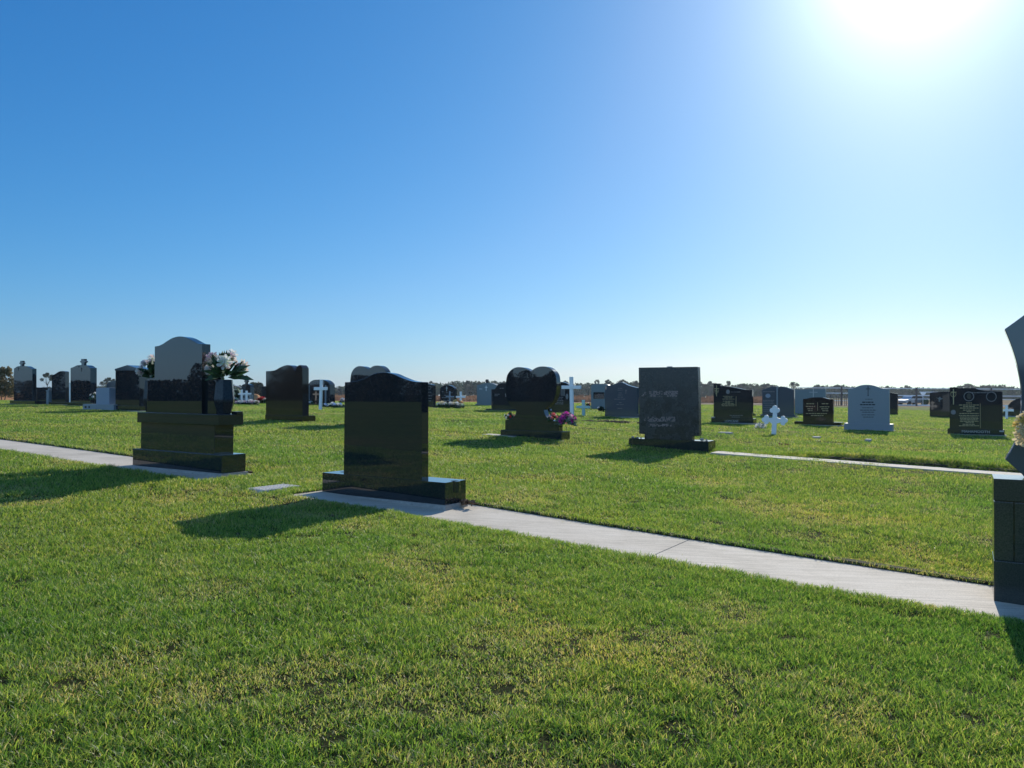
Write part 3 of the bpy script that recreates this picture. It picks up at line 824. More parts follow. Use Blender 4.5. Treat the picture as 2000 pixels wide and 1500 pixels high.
# ================= second row
def heart_stone(label, f, s=1.0, with_bed=True):
    """two-lobed heart on a flared neck over a stepped base; f is the frame of the first one, pixels are its own"""
    o = root(f, 'headstone', label, 'headstone', GH)
    zb = f(1096.8, 860.8)[1]; z1 = f(1096.8, 843.4)[1]; a0 = f(977.4, 855)[0]; a1 = f(1096.8, 855)[0]
    part('base', merge(boxd(a0, a1, 0, .34, zb - .1, z1)), BLACK2, o, .005)
    if with_bed: part('mortar_bed', merge(boxd(a0 - .1, a1 + .05, -.08, .4, -.25, min(.015, zb))), CONC, o)
    vt = .03
    P = [(986.4, 845), (986.4, 820.5)] + sm([(990, 820), (997, 818.5), (1004, 813), (1007.5, 806), (1008, 799.6)]) + \
        sm([(1008, 799.6), (999, 794), (991, 783), (987.4, 768), (987.3, 755), (988.2, 744.4), (990.5, 733), (997, 723.5), (1006, 718), (1015, 717), (1024, 718.5), (1031, 721.5), (1036.8, 725.5)]) + \
        sm([(1036.8, 725.5), (1042, 721), (1050, 717), (1059.6, 715.6), (1070, 717.2), (1079, 723), (1085, 732), (1087, 744), (1087, 757), (1085, 771), (1078, 787), (1062, 800)])[1:] + \
        sm([(1062, 800), (1064, 808), (1068.6, 815.5), (1077, 820.5), (1086, 823), (1091.4, 823.4)])[1:] + [(1091.4, 845)]
    ol = pts(f, P, vt); ol[0] = (ol[0][0], z1 - .003); ol[-1] = (ol[-1][0], z1 - .003)
    part('tablet', merge(prismd(ol, vt, vt + .16)), BLACK, o, .006)
    f.z1, f.a0, f.a1 = z1, a0, a1
    return o
fH = at_uv(-7.36, 13.15)
oH = heart_stone('polished black heart-shaped headstone with red flowers either side, sun glinting on it', fH)
# its twin
def copy_tree(o, parent=None):
    c = o.copy(); COL.objects.link(c)
    if parent is not None: c.parent = parent
    for ch in [k for k in bpy.data.objects if k.parent == o]: copy_tree(ch, c)
    return c
P = uv2p(-12.1, 13.35)
o2 = copy_tree(oH)
fh2 = Fr(P)
want = fh2(755, 730)[0] - fh2(684, 730)[0]; have = fH(1087, 744)[0] - fH(988.2, 744)[0]; k = want / have
topz = fh2(738, 713.8)[1] / (fH(1059.6, 715.6)[1])
o2.scale = (k, 1, topz)
o2.location = on(fh2, fh2(684, 730)[0] - k * fH(988.2, 744)[0], 0)
o2['label'] = 'dark twin-heart headstone mostly hidden behind the wide black bell-curved headstone'
# flowers at the heart stone
z1 = fH.z1
zs = fH(995, 818, .1)[1]
bouquet('small bunch of white and red flowers on the left step of the heart headstone', on(fH, fH(996, 820, .12)[0], fH(996, 822, .12)[1], .12), .13,
        [('lily', 'white', 5), ('lily', 'red', 4), ('rose', 'blush', 2)], n_leaf=30, seed=2, squash=.7, group='flower bunches around the heart headstone')
bouquet('coral red lilies leaning on the right shoulder of the heart headstone', on(fH, fH(1080, 820, .12)[0], fH(1080, 822.5, .12)[1], .12), .13,
        [('lily', 'coral', 7), ('lily', 'white', 2), ('rose', 'coral', 2)], n_leaf=24, seed=5, squash=.7, group='flower bunches around the heart headstone')
bouquet('magenta and pink bouquet on the right end of the heart headstone base', on(fH, fH(1106, 842, .17)[0], z1, .17), .2,
        [('rose', 'magenta', 9), ('lily', 'magenta', 5), ('rose', 'pink', 3), ('lily', 'palegreen', 3), ('rose', 'cream', 2)], leaf=LEAFG, n_leaf=90, stem=.10, seed=6, squash=.8, lw=.09, group='flower bunches around the heart headstone')
bouquet('dark little posy standing behind the neck of the heart headstone', on(fH, fH(1073, 800, .3)[0], fH(1073, 806, .3)[1], .3), .07,
        [('rose', 'blue', 2), ('rose', 'magenta', 1)], leaf=DLEAF, n_leaf=30, seed=12, group='flower bunches around the heart headstone')

# S: rough upright slab
f = at_uv(-4.5, 13.3)
o = root(f, 'headstone', 'big plain rectangular dark slab overhanging its low base, mottled with painted reflections', 'headstone', GH)
zb = f(1384, 884)[1]; z1 = f(1384, 862)[1]; a0 = f(1228, 870)[0]; a1 = f(1384, 870)[0]
part('base', holed_base(a0, a1, zb - .1, z1, .38, [(f(1376, 859, .19)[0], .19)], r=.06), BLACK2, o)
vt = .03
ol = pts(f, [(1258.7, 858), (1258.7, 847.6), (1248.3, 847.3), (1247.3, 718), (1362.7, 716.3), (1363.6, 740), (1365.5, 851.5), (1352, 852), (1352, 860)], vt)
ol[0] = (ol[0][0], z1 - .003); ol[-1] = (ol[-1][0], z1 - .003)
part('tablet', merge(prismd(ol, vt, vt + .13)), WORN, o, .005)
# two bands of blurred reflections, painted as small lighter marks on its back
rr = random.Random(5); ms = []
for (x0, x1, y0, y1) in ((1253, 1262, 766, 774), (1268, 1324, 763.5, 775), (1258, 1261, 816, 822), (1265, 1319, 814, 823.5), (1266, 1312, 828, 833)):
    x = x0
    while x < x1:
        w = rr.uniform(1.2, 3.2); y = y0
        while y < y1:
            h = rr.uniform(1.2, 2.8)
            if rr.random() < .62:
                p, q = f(x, min(y1, y + h), vt), f(min(x1, x + w), y, vt); ms.append(boxd(p[0], q[0], vt - .0015, vt + .001, p[1], q[1]))
            y += h + .3
        x += w + .3
part('reflection_mark', merge(*ms), REFLM, o)
part('top_stain', merge(boxd(f(1301, 716, vt)[0], f(1310, 716, vt)[0], vt + .04, vt + .09, f(1305, 717.2, vt)[1] - .004, f(1305, 717.2, vt)[1] + .016)), MORTAR, o)
rr = random.Random(8)
for x, v, s in ((1236, .1, .03), (1245, .12, .025), (1252, .08, .02), (1371, .08, .04), (1380, .3, .02)):
    p = f(x, 858, v)[0]
    o3 = thing('pebble', 'white pebble left on the base of the plain rectangular slab', 'pebble', on(f, p, z1, v), 0, 'pebbles on the rectangular slab base')
    bm = bmesh.new(); bmesh.ops.create_icosphere(bm, subdivisions=2, radius=s)
    for q in bm.verts: q.co.z = (q.co.z + s) * .6; q.co *= 1 + rr.uniform(-.1, .1)
    me = bpy.data.meshes.new('pebble'); bm.to_mesh(me); bm.free(); me.materials.append(MORTAR)
    part('stone_body', me, MORTAR, o3, smooth=True)

# B: brown double stone
g = (590, 825.5); f = at_uv(-14.0, 12.95); f.P[2] += f(590, 825.5)[1]
f.P = np.array([f.P[0], f.P[1], f.P[2]])
_, o = stone('brown-black wave-topped headstone with a narrow rounded lobe on its right', g,
    [(519.2, 806), (519.2, 725)] + sm([(527, 724.6), (537, 723), (546, 718), (555, 714.2), (562, 713), (568, 714.5), (572.5, 718), (575, 723.5)]) + sm([(577.5, 723.5), (579.5, 717), (583, 713.6), (586, 713)]) + [(588.5, 715), (591, 719), (591, 812)],
    .2, BROWN, base=(517.5, 590.5, 811), f=f, v0=.012, basev=.42, bed=False)
part('seam', merge(boxd(f(577, 760, .012)[0] - .004, f(577, 760, .012)[0] + .004, .009, .02, f.ztop, f(577, 722, .012)[1])), BLACK, o)

def finial(f, o, xc, y0, y1, wpx, mat, v, th=.09):
    """small trefoil cross standing on the crest"""
    a, zt = f(xc, y0, v); zb = f(xc, y1, v)[1]; h = zt - zb; s = abs(f(xc + wpx / 2, y0, v)[0] - a)
    ol = [(a - s * .42, zb), (a - s * .5, zb + h * .3), (a - s * .42, zb + h * .36), (a - s, zb + h * .5), (a - s, zb + h * .62), (a - s * .55, zb + h * .78), (a - s * .6, zt),
          (a + s * .6, zt), (a + s * .55, zb + h * .78), (a + s, zb + h * .62), (a + s, zb + h * .5), (a + s * .42, zb + h * .36), (a + s * .5, zb + h * .3), (a + s * .42, zb)]
    part('finial_cross', merge(prismd(ol, v, v + th)), mat, o, .004)

# left end of the second row
f, o = stone('black arched headstone with small crest cross, beside the brown shrub at the left edge', (45, 790),
    [(27, 783), (27, 720)] + sm([(30, 717.8), (34, 715.6), (38, 715), (50, 715), (55, 716.5), (60, 719.3), (63, 720)]) + [(63, 783)], .16, BLACK2, base=(19, 68, 782.4), v0=.06, basev=.45)
finial(f, o, 41.5, 704.6, 715.3, 8, SLATE, .08)
inscribe(f, o, merge(crossd(f, 36, 717, 724, 719, 34, 38, .9, .06)), INK)
f, o = stone('narrow black headstone with a swept asymmetric top, between two crest-cross headstones', (112, 791),
    [(101, 785), (101, 733)] + sm([(104, 732.3), (109, 729.5), (114, 726.2), (118, 725), (124, 724.8), (127.5, 726)]) + [(127.6, 785)], .17, BLACK2, base=(95, 133, 785.5), v0=.05, basev=.4, rz=math.radians(13))
o = thing('vase', 'grey stone vase post beside the narrow swept-top black headstone', 'vase', on(f, f(97, 785, .1)[0], 0, .1), RZ)
a = abs(f(100.5, 785, .1)[0] - f(94, 785, .1)[0]) / 2; h = f(97, 759, .1)[1]
part('vase_body', merge(boxd(-a, a, -a, a, -.05, h * .82), boxd(-a * 1.15, a * 1.15, -a * 1.15, a * 1.15, h * .82, h * .9), boxd(-a * .6, a * .6, -a * .6, a * .6, h * .9, h)), GREY, o, .004)
f, o = stone('tall arched headstone with a cross standing on its crest, right of a white pillar', (155, 793),
    [(137.6, 786), (137.6, 718.8)] + sm([(143, 717), (149, 714), (154, 713), (165, 713), (170, 714.6), (174, 717.4), (176.4, 718.4)]) + [(176.4, 786)], .24, BLACK, base=(131, 182, 786), v0=.05, basev=.45)
finial(f, o, 161.5, 701, 713.4, 11, SLATE, .07, .1)
inscribe(f, o, merge(crossd(f, 154, 714.5, 717.5, 715.4, 153, 155.5, 1, .05), crossd(f, 159.5, 718, 726, 720, 158, 161, 1, .05)), INK)
o = thing('white_pillar', 'plain white pillar showing between two black headstones in the left group', 'pillar', spot(137, 787), RZ)
f = at_px(137, 787); a0, a1 = f(132.6, 787)[0], f(139.6, 787)[0]; h = f(135.5, 747.5)[1]
part('shaft', merge(boxd(a0, a1, 0, .3, -.1, h * .97)), WHITE, o, .01); part('capital', merge(boxd(a0 - .03, a1 + .03, -.03, .33, h * .97, h)), WHITE, o, .01)
f, o = stone('low pale blue-grey headstone on a wide base with little vents', (192, 801),
    [(187.6, 792), (187.6, 759)] + sm([(190, 758.3), (200, 757.2), (213.3, 757.3)]) + [(213.3, 792)], .28, PALE, base=(161.5, 222, 789.5), v0=.06, basev=.5, base_mat=GREY)
part('vent_hole', merge(boxd(f(165.5, 795, 0)[0], f(169, 795, 0)[0], -.004, .02, f(167, 797, 0)[1], f(167, 793, 0)[1])), INK, o)
part('vent_hole', merge(boxd(f(173, 795, 0)[0], f(175.5, 795, 0)[0], -.004, .02, f(174, 797, 0)[1], f(174, 793, 0)[1])), INK, o)
fp = f
bouquet('white blooms with long green leaves beside the low pale blue-grey headstone', on(f, f(184.5, 789, .12)[0], f.ztop, .12), .16, [('rose', 'white', 4), ('lily', 'white', 2)], n_leaf=30, seed=3, stem=.1)
f, o = stone('slate grey headstone with sloping top standing behind the low pale one', (216, 794),
    [(208, 790), (208, 750), (212, 747), (218, 744.5), (226, 743), (226, 790)], .2, SLATE, base=(206, 228, 787), basev=.4)
f, o = stone('large black headstone with a low gabled cap, left of the stepped monument', (250, 803),
    [(225.4, 792), (225.4, 723.6), (272, 723.6), (272, 795)], .42, BLACK, base=(223.5, 273, 792.5), v0=.04, basev=.52, rz=math.radians(8.5))
ol = pts(f, [(224, 723.8), (224, 720.6), (248, 713), (273, 720.6), (273, 723.8)], .02)
part('gabled_cap', merge(prismd(ol, .02, .5)), SLATE, o, .005)
# dark block and car behind
f, o = stone('squat plain black headstone in front of the red car', (80, 785), [(66, 782), (66, 756.5), (93.5, 757), (93.5, 782)], .25, BLACK2, bed=False)
def car(label, X, px, Zd, paint, yaw, top_white=False):
    p = far_pt(px, 780, Zd); z = Gs(p[0], p[1])
    o = thing('parked_car', label, 'car', (p[0], p[1], z), yaw)
    side = [(-2.1, .35), (-2.15, .75), (-1.2, .95), (-.65, 1.42), (.9, 1.45), (1.6, .98), (2.1, .9), (2.15, .38)]
    part('body', merge(prismd(sm(side, 3), -.85, .85)), paint, o, .05)
    part('windscreen', merge(prismd([(-1.15, .98), (-.68, 1.36), (.85, 1.38), (1.45, 1.0)], -.87, .87)), DGLASS, o, .01)
    if top_white: part('roof', merge(prismd([(-.7, 1.4), (-.6, 1.5), (.85, 1.52), (.95, 1.42)], -.8, .8)), WHITE, o, .02)
    for x in (-1.35, 1.35):
        for y in (-.8, .8):
            vs, fs = cyl(.33, .33, -.1, .1, 16); vs = [(x + a, y + c, .33 + b) for a, b, c in vs]
            part('wheel', merge((vs, fs)), RUBBER, o)
    return o
car('red car with pale roof parked behind the squat black headstone', 0, 84, 92, REDP, math.radians(15), True)
# C: arch + white cross
f, o = stone('black round-arched headstone with pillars and lettering, behind a tall white cross', (624, 791.5),
    [(602.5, 790), (602.5, 752)] + sm([(603.5, 748.5), (607, 745), (612, 742.4), (618, 741.6), (629, 741.6), (635, 743), (640, 746), (644, 751)]) + [(644.5, 790)], .3, BLACK2, bed=False, v0=.02)
part('pillar', merge(boxd(f(603.2, 780, .02)[0], f(605.2, 780, .02)[0], -.03, .02, -.1, f(604, 752.5, .02)[1])), GREY, o)
part('pillar', merge(boxd(f(636, 780, .02)[0], f(638, 780, .02)[0], -.03, .02, -.1, f(637, 752.5, .02)[1])), GREY, o)
part('panel', merge(boxd(f(613, 780, .02)[0], f(633, 780, .02)[0], .012, .03, .0, f(623, 753, .02)[1])), BROWN, o)
inscribe(f, o, word(f, 'MOTHER', 608, 634, 744.5, 749.5, .02), ETCH)

CW = 'plain crosses marking graves'
def cross_marker(label, base, yt, arm_y, xa0, xa1, w, mat, th=.05, lean=0.0, hpx=None, slant=0.0, arm_slant=0.0, rz=0.0):
    f = Fr(spot(*base), rz); o = root(f, 'grave_cross', label, 'cross', CW)
    d = math.atan2(slant, base[1] - yt)
    a0 = f(base[0] - w / 2, base[1])[0]; a1 = f(base[0] + w / 2, base[1])[0]; zt = f(base[0] + slant, yt)[1]
    sh = f(base[0] + slant, yt)[0] - f(base[0], base[1])[0]
    part('upright', merge(prismd([(a0, -.15), (a1, -.15), (a1 + sh, zt), (a0 + sh, zt)], 0, th)), mat, o, .004)
    h = (hpx or w) / 2; b0, zl = f(xa0, arm_y); b1, _ = f(xa1, arm_y); zc = f((xa0 + xa1) / 2, arm_y)[1]; hz = abs(f(base[0], arm_y)[1] - f(base[0], arm_y + h)[1])
    part('crossbar', merge(prismd([(b0, zc - hz), (b1, zc - hz), (b1, zc + hz), (b0, zc + hz)], -.012, th - .012)), mat, o, .004)
    return f, o
fx, _ = cross_marker('tall slightly leaning white cross in front of the round-arched headstone', (624.5, 800), 741.3, 759, 613.2, 638.8, 4.6, WHITE, slant=2.4, hpx=6)
def border(label, p0, p1, cols, n, R, group='rows of small flowers edging the graves', seed=1, leaf=None):
    """line of little blooms along the ground between two pixels"""
    a, b = spot(*p0), spot(*p1); r = random.Random(seed)
    o = thing('flower_border', label, 'flowers', tuple((a + b) / 2), 0, group); c = (a + b) / 2
    lv = []
    for i in range(n * 2):
        t = i / (n * 2 - 1); q = a + (b - a) * t - c; vs, fs = sprig_d(i, 5, R * 1.6, wid=.3); lv.append(([(x + q[0], y + q[1], z + q[2] + R * .3) for x, y, z in vs], fs))
    part('foliage', merge(*lv), leaf or LEAF, o)
    for i in range(n):
        t = (i + r.uniform(.2, .8)) / n; q = a + (b - a) * t - c
        bloom(o, r.choice(['rose', 'lily']), cols[i % len(cols)], (q[0] + r.uniform(-.1, .1), q[1] + r.uniform(-.1, .1), q[2] + R * r.uniform(.8, 1.8)), R * r.uniform(.8, 1.2), (r.uniform(-.6, .6), -.5, 1), r)
    return o
border('blue and white flowers edging the grave right of the tall white cross', (628, 796), (672, 797.5), ['blue', 'white', 'blue', 'palegreen'], 16, .09, seed=4)
border('white flowers low at the right foot of the brown wave-topped headstone', (598, 791), (607, 792), ['white'], 4, .13, seed=6)
border('dark red bloom above white ones just left of the wide black headstone', (667, 787), (671, 787), ['red', 'white', 'white'], 5, .12, seed=8)
# crosses and flowers right of the big vase
f, o = stone('dark blue-grey headstone whose crest cross rises above the cluster of small crosses', (480, 789),
    [(471.5, 786), (471.5, 755)] + sm([(473, 751.5), (477, 750), (483, 750), (487, 751.5), (489, 756)]) + [(489.5, 786)], .2, BLACK2, bed=False)
finial(f, o, 480, 740, 750.5, 6.5, BLACK2, .04, .1)
f, o = stone('small grey headstone low behind the small grey crosses', (479, 789.5), [(468.3, 787), (468.3, 771), (490, 771), (490, 787)], .12, GREY, bed=False)
inscribe(f, o, merge(boxd(f(474.5, 777, .02)[0], f(478, 777, .02)[0], .015, .025, f(476, 777.5, .02)[1], f(476, 773, .02)[1]), boxd(f(483.5, 777, .02)[0], f(487, 777, .02)[0], .015, .025, f(485, 777.5, .02)[1], f(485, 773, .02)[1])), INK)
cross_marker('small grey cross, left one of the pair right of the big granite vase', (471.5, 790), 761, 769.7, 465.3, 476, 2.6, WHITE, th=.04)
cross_marker('small grey cross, right one of the pair, wide arms over pink flowers', (481, 790.5), 763, 769, 474, 490, 3.2, WHITE, th=.04)
border('pink and white flowers edging the grave below the pair of small crosses', (464, 791), (503, 791.5), ['pink', 'white', 'blush', 'white', 'pink'], 18, .10, seed=2)
border('white rose bush at the foot of the big granite vase', (453, 789), (464, 789), ['palegreen', 'white'], 4, .12, seed=21)
bouquet('white lilies with dark leaves, right of the big granite vase', spot(458.5, 787), .36, [('lily', 'palegreen', 7), ('rose', 'white', 4)], n_leaf=90, seed=7, stem=.15, leaf=DLEAF)
border('bright red flowers above white ones against the left side of the brown headstone', (507, 789), (518, 789), ['red', 'red', 'red', 'white'], 12, .14, seed=3)
f, o = stone('dark headstone mostly hidden behind the brown wave-topped one', (516, 787), [(510.5, 786), (510.5, 757), (513, 754.5), (526, 754), (526, 786)], .2, BLACK2, bed=False)

# ================= third and fourth rows
def tlines(f, o, rows, mat, v=.02, seed=1, hpx=1.0):
    inscribe(f, o, lines(f, rows, v, hpx, seed), mat)
f, o = stone('black headstone with an oval emblem and etched text, just right of the wide black headstone', (843, 796.5),
    [(818, 792), (818, 750), (833, 749.5)] + sm([(838, 750), (843, 751), (847, 752.2)]) + [(847, 792)], .14, BLACK2, base=(816, 853, 792), basev=.35)
inscribe(f, o, merge(ringd(f, 836, 842, 754, 761, .02)), ETCH)
tlines(f, o, [(836, 842, 766), (836, 844, 773), (837, 843, 778), (837, 842, 783)], ETCH)
f, o = stone('small black round-topped headstone with etched cross, ringed by a white flower border', (873, 791),
    [(859.2, 790), (859.2, 759.5)] + sm([(860.5, 757), (866, 753.4), (873, 752.2), (880, 753.2), (885.5, 756.5), (887.5, 759.5)]) + [(887.5, 790)], .2, BLACK2, bed=False)
inscribe(f, o, merge(crossd(f, 872.5, 755, 764, 758, 870.5, 874.5, 1.2, .02)), SILVER)
tlines(f, o, [(863, 866, 765), (871, 875, 767), (880, 884, 767), (863, 884, 776.5), (868, 879, 772), (866, 880, 782), (865, 882, 787)], ETCH, seed=5)
border('white and cream flower border in front of the small round-topped black headstone', (857, 797), (902, 797.5), ['white', 'cream', 'white', 'palegreen'], 24, .11, seed=9)
border('orange flowers beside the thin pale cross', (889, 793), (898, 793), ['orange', 'yellow', 'orange', 'cream'], 9, .13, seed=10)
cross_marker('thin grey cross standing before the small round-topped headstone', (878, 793), 764, 774.6, 871, 886, 2.2, PALE, th=.04)
cross_marker('thin pale cross right of the orange flowers', (899.5, 793), 764.6, 775.3, 890.6, 908.6, 3.4, WHITE, th=.04)
f, o = stone('blue-grey headstone with white engraved cross and a dark crest cross', (945, 792),
    [(931.2, 790), (931.2, 751.8)] + sm([(938, 751), (944, 749), (950, 748), (960, 748.6), (968.5, 751.8)]) + [(968.5, 790)], .25, TEAL, base=(928.5, 972, 789), basev=.4)
inscribe(f, o, merge(crossd(f, 949.6, 753.4, 763.3, 756.3, 947, 952.3, .9, .02), boxd(f(936, 758, .02)[0], f(942, 758, .02)[0], .016, .022, f(939, 760, .02)[1], f(939, 759.3, .02)[1])), WHITE)
finial(f, o, 950.3, 741, 748.6, 6, BLACK2, .05, .1)
f, o = stone('dark headstone with domed top and etched figures, showing left of the heart headstone', (985, 802.5),
    [(959.6, 800), (959.6, 760.5), (966.5, 759.8)] + sm([(969, 756), (974, 750.4), (981, 748.6), (1005, 748.6), (1012, 752), (1016, 758)]) + [(1022, 760), (1022, 800)], .18, BLACK2, base=(948, 1034, 799), basev=.4)
inscribe(f, o, merge(crossd(f, 988.3, 768, 775, 770.5, 986.5, 990, 2.2, .02)), ETCH)
tlines(f, o, [(976, 984, 758.3), (966, 976, 770), (966, 972, 773)], ETCH)
f, o = stone('dark blue headstone with ribbed drapery carving behind the largest white cross', (1090, 805.5),
    [(1068, 803), (1068, 748)] + sm([(1078, 745.5), (1092, 745.5), (1100, 746.5), (1107, 749), (1112, 752.6)]) + [(1112, 803)], .16, BLACK2, bed=False)
rows = [(1084, 1100, 776 + 3.2 * i) for i in range(5)]
tlines(f, o, rows, ETCH, seed=8)
inscribe(f, o, merge(ringd(f, 1105, 1110, 769, 780, .02, fill=True), ringd(f, 1089, 1092.5, 764, 773, .02, fill=True), *[boxd(f(1096 + 2.2 * i, 765, .02)[0], f(1097 + 2.2 * i, 765, .02)[0], .0, .03, f(1098, 773, .02)[1], f(1098, 760, .02)[1]) for i in range(4)]), ETCH)
bouquet('pale blue flowers at the foot of the largest white cross', spot(1103, 801), .22, [('rose', 'blue', 6), ('rose', 'white', 4)], leaf=DLEAF, n_leaf=50, seed=14, stem=.05)
cross_marker('largest white cross, standing right of the heart headstone', (1116.5, 813), 736, 756.3, 1096.8, 1134, 6.2, WHITE, th=.07, slant=-1.7, hpx=6.6)
cross_marker('small teal blue cross alone on the grass', (1139.5, 812.5), 781, 795, 1126, 1152, 5.4, TEALP, th=.05, hpx=4.6, slant=-.8)
f, o = stone('blue-grey headstone with a dark rectangular plaque on its face', (1168, 798.5),
    [(1154.3, 797), (1154.3, 753)] + sm([(1158, 751), (1163, 750), (1172, 749.8), (1184, 750.5), (1189, 752.7)]) + [(1190, 797)], .22, TEAL, bed=False)
part('plaque', merge(boxd(f(1159.3, 770, .02)[0], f(1180.6, 770, .02)[0], .004, .022, f(1170, 778.8, .02)[1], f(1170, 766, .02)[1])), BLACK2, o)
inscribe(f, o, merge(ringd(f, 1168, 1172, 769, 775, .004, fill=True)), PINKE)
f, o = stone('dark blue-grey headstone with a domed centre and etched lines', (1212, 815),
    [(1181.4, 812), (1181.4, 754)] + sm([(1186, 753), (1193, 752.4), (1199, 751), (1204, 748.4), (1211.6, 746.8), (1219, 748.5), (1225, 751.8), (1232, 754), (1239, 756), (1244, 757)]) + [(1244, 812)], .16, SLATE, base=(1181, 1250, 808.5), basev=.34)
tlines(f, o, [(1207, 1216, 758.3), (1206, 1216, 762), (1208, 1215, 767.5), (1207, 1216, 771.5), (1206, 1217, 775.6), (1200, 1221, 779.6), (1209, 1214, 786.5), (1204, 1218, 790.2), (1206, 1216, 797.5)], ETCH, seed=3)
inscribe(f, o, merge(crossd(f, 1222.5, 761, 769, 763, 1221, 1224.5, .8, .02)), ETCH)
bouquet('dark posy on a pale stake in the grass before the domed blue-grey headstone', spot(1174.5, 814), .13, [('rose', 'white', 4), ('rose', 'blue', 3)], leaf=DLEAF, n_leaf=60, seed=15, stem=.14)
bouquet('brownish posy lying behind the teal cross', spot(1149, 797), .16, [('rose', 'coral', 2), ('rose', 'blush', 1)], leaf=DLEAF, n_leaf=40, seed=16)
o = thing('dug_soil', 'patch of turned brown soil in the grass below the posy stake', 'soil', spot(1166, 823), RZ); o['kind'] = 'stuff'
r = random.Random(2); ms = []
for i in range(60):
    x, y, s = r.gauss(0, .55), r.gauss(0, .10), r.uniform(.02, .05)
    vs, fs = boxd(x - s, x + s, y - s, y + s, -.03, s * r.uniform(.3, .9)); ms.append(([(a + r.uniform(-.01, .01), b + r.uniform(-.01, .01), c) for a, b, c in vs], fs))
part('clod', merge(*ms), SOIL, o)

# right-hand stones, third row
f, o = stone('black headstone with a gold-lettered taller pillar along its left side', (1430, 827),
    [(1393.6, 819), (1393.6, 749), (1407, 749), (1407, 754.2)] + sm([(1413, 754), (1420, 754.5), (1427, 755.4), (1436, 757), (1445, 758.8), (1453, 760.4), (1462, 761.2), (1469, 761.5)]) + [(1469, 819)], .13, BLACK2, base=(1389, 1471.5, 817), basev=.34, v0=.05)
part('corner_block', merge(boxd(f(1389.5, 818, .02)[0], f(1396, 818, .02)[0], .0, .1, f.ztop - .004, f.ztop + .035)), GREY, o)
inscribe(f, o, word(f, 'LOPICANE', 1415.8, 1442, 820.4, 824.2, 0.0), SILVER)
inscribe(f, o, merge(crossd(f, 1399.5, 752.5, 774, 759, 1394.8, 1404.5, 1.2, .05), crossd(f, 1399.5, 755, 770, 764, 1395.5, 1403.5, .9, .047)), GOLD)
inscribe(f, o, lines(f, [(1395, 1404, 762), (1396, 1403, 766), (1397, 1402, 769)], .05, .9, 6), GOLD)
part('portrait', merge(ringd(f, 1418, 1425.5, 761, 769.6, .05, fill=True)), ETCH, o)
inscribe(f, o, lines(f, [(1412, 1432, 774), (1415, 1430, 776.8), (1411, 1435, 779.4), (1412, 1432, 783.5), (1417, 1427, 785.6), (1411, 1433, 787.8), (1409, 1436, 790.4), (1410, 1434, 792.5)], .05, .8, 7), GOLD)
inscribe(f, o, lines(f, [(1428, 1447, 765.6), (1425, 1451, 811.3), (1429, 1445, 814.6)], .05, .9, 8), ETCH)
inscribe(f, o, merge(boxd(f(1437.3, 780, .05)[0], f(1438, 780, .05)[0], .047, .052, f(1437.6, 793.5, .05)[1], f(1437.6, 774, .05)[1])), GOLD)
bouquet('single white bloom at the right foot of the pillar-sided black headstone', spot(1472, 815), .1, [('rose', 'white', 3)], n_leaf=20, seed=17)
f, o = stone('dark double headstone with a pale column between its two halves, behind the budded white cross', (1518, 814.5),
    [(1488.6, 811), (1488.6, 760.6)] + sm([(1494, 759.5), (1500, 757.6), (1506, 755.6), (1511, 754.8), (1516, 755.2)]) + [(1516, 758), (1520.5, 758), (1521, 755.4)] +
    sm([(1525, 755), (1531, 755.4), (1538, 757.2), (1545, 759.4), (1550.8, 760.5)]) + [(1550.8, 811)], .16, SLATE, base=(1485, 1553.5, 809.6), basev=.36, v0=.04)
part('column', merge(boxd(f(1516.8, 780, .04)[0], f(1519.6, 780, .04)[0], .0, .05, f.ztop, f(1518, 754, .04)[1])), GREY, o)
tlines(f, o, [(1490, 1513, 765), (1490, 1512, 782)] + [(1491, 1512, 785 + 3.6 * i) for i in range(6)], ETCH, v=.04, seed=9)
part('portrait', merge(ringd(f, 1495, 1505, 769, 777, .04, fill=True)), PALE, o)
f, o = stone('wide flat-topped teal-grey headstone with an engraved white cross', (1580, 809.5), [(1551.9, 807), (1551.9, 760.6), (1612.5, 759.6), (1612.5, 807)], .16, TEAL, bed=False)
inscribe(f, o, merge(crossd(f, 1588.5, 759.8, 776, 766, 1580.5, 1597, 1.3, .02, hpx=1.0)), SILVER)
f, o = stone('low brown-black headstone with gently curved top on a wide thin base', (1598, 831),
    [(1568.3, 825), (1568.3, 779.3)] + sm([(1575, 778.6), (1583, 776.8), (1590, 776), (1604, 776), (1611, 777), (1619, 779.2), (1627.2, 779.6)]) + [(1627.2, 825)], .14, BROWN, base=(1551.5, 1643, 824), basev=.34, v0=.10)
tlines(f, o, [(1575, 1590, 788.5), (1574, 1592, 793.8), (1577, 1589, 798.3), (1578, 1588, 802), (1605, 1618, 788.5), (1601, 1621, 794.5), (1604, 1619, 798.5), (1606, 1618, 802.3), (1574, 1616, 807.6), (1584, 1610, 811.5)], GOLD, v=.10, seed=10, hpx=1.3)
inscribe(f, o, merge(boxd(f(1596.6, 790, .1)[0], f(1597.2, 790, .1)[0], .097, .102, f(1597, 802, .1)[1], f(1597, 786, .1)[1])), GOLD)

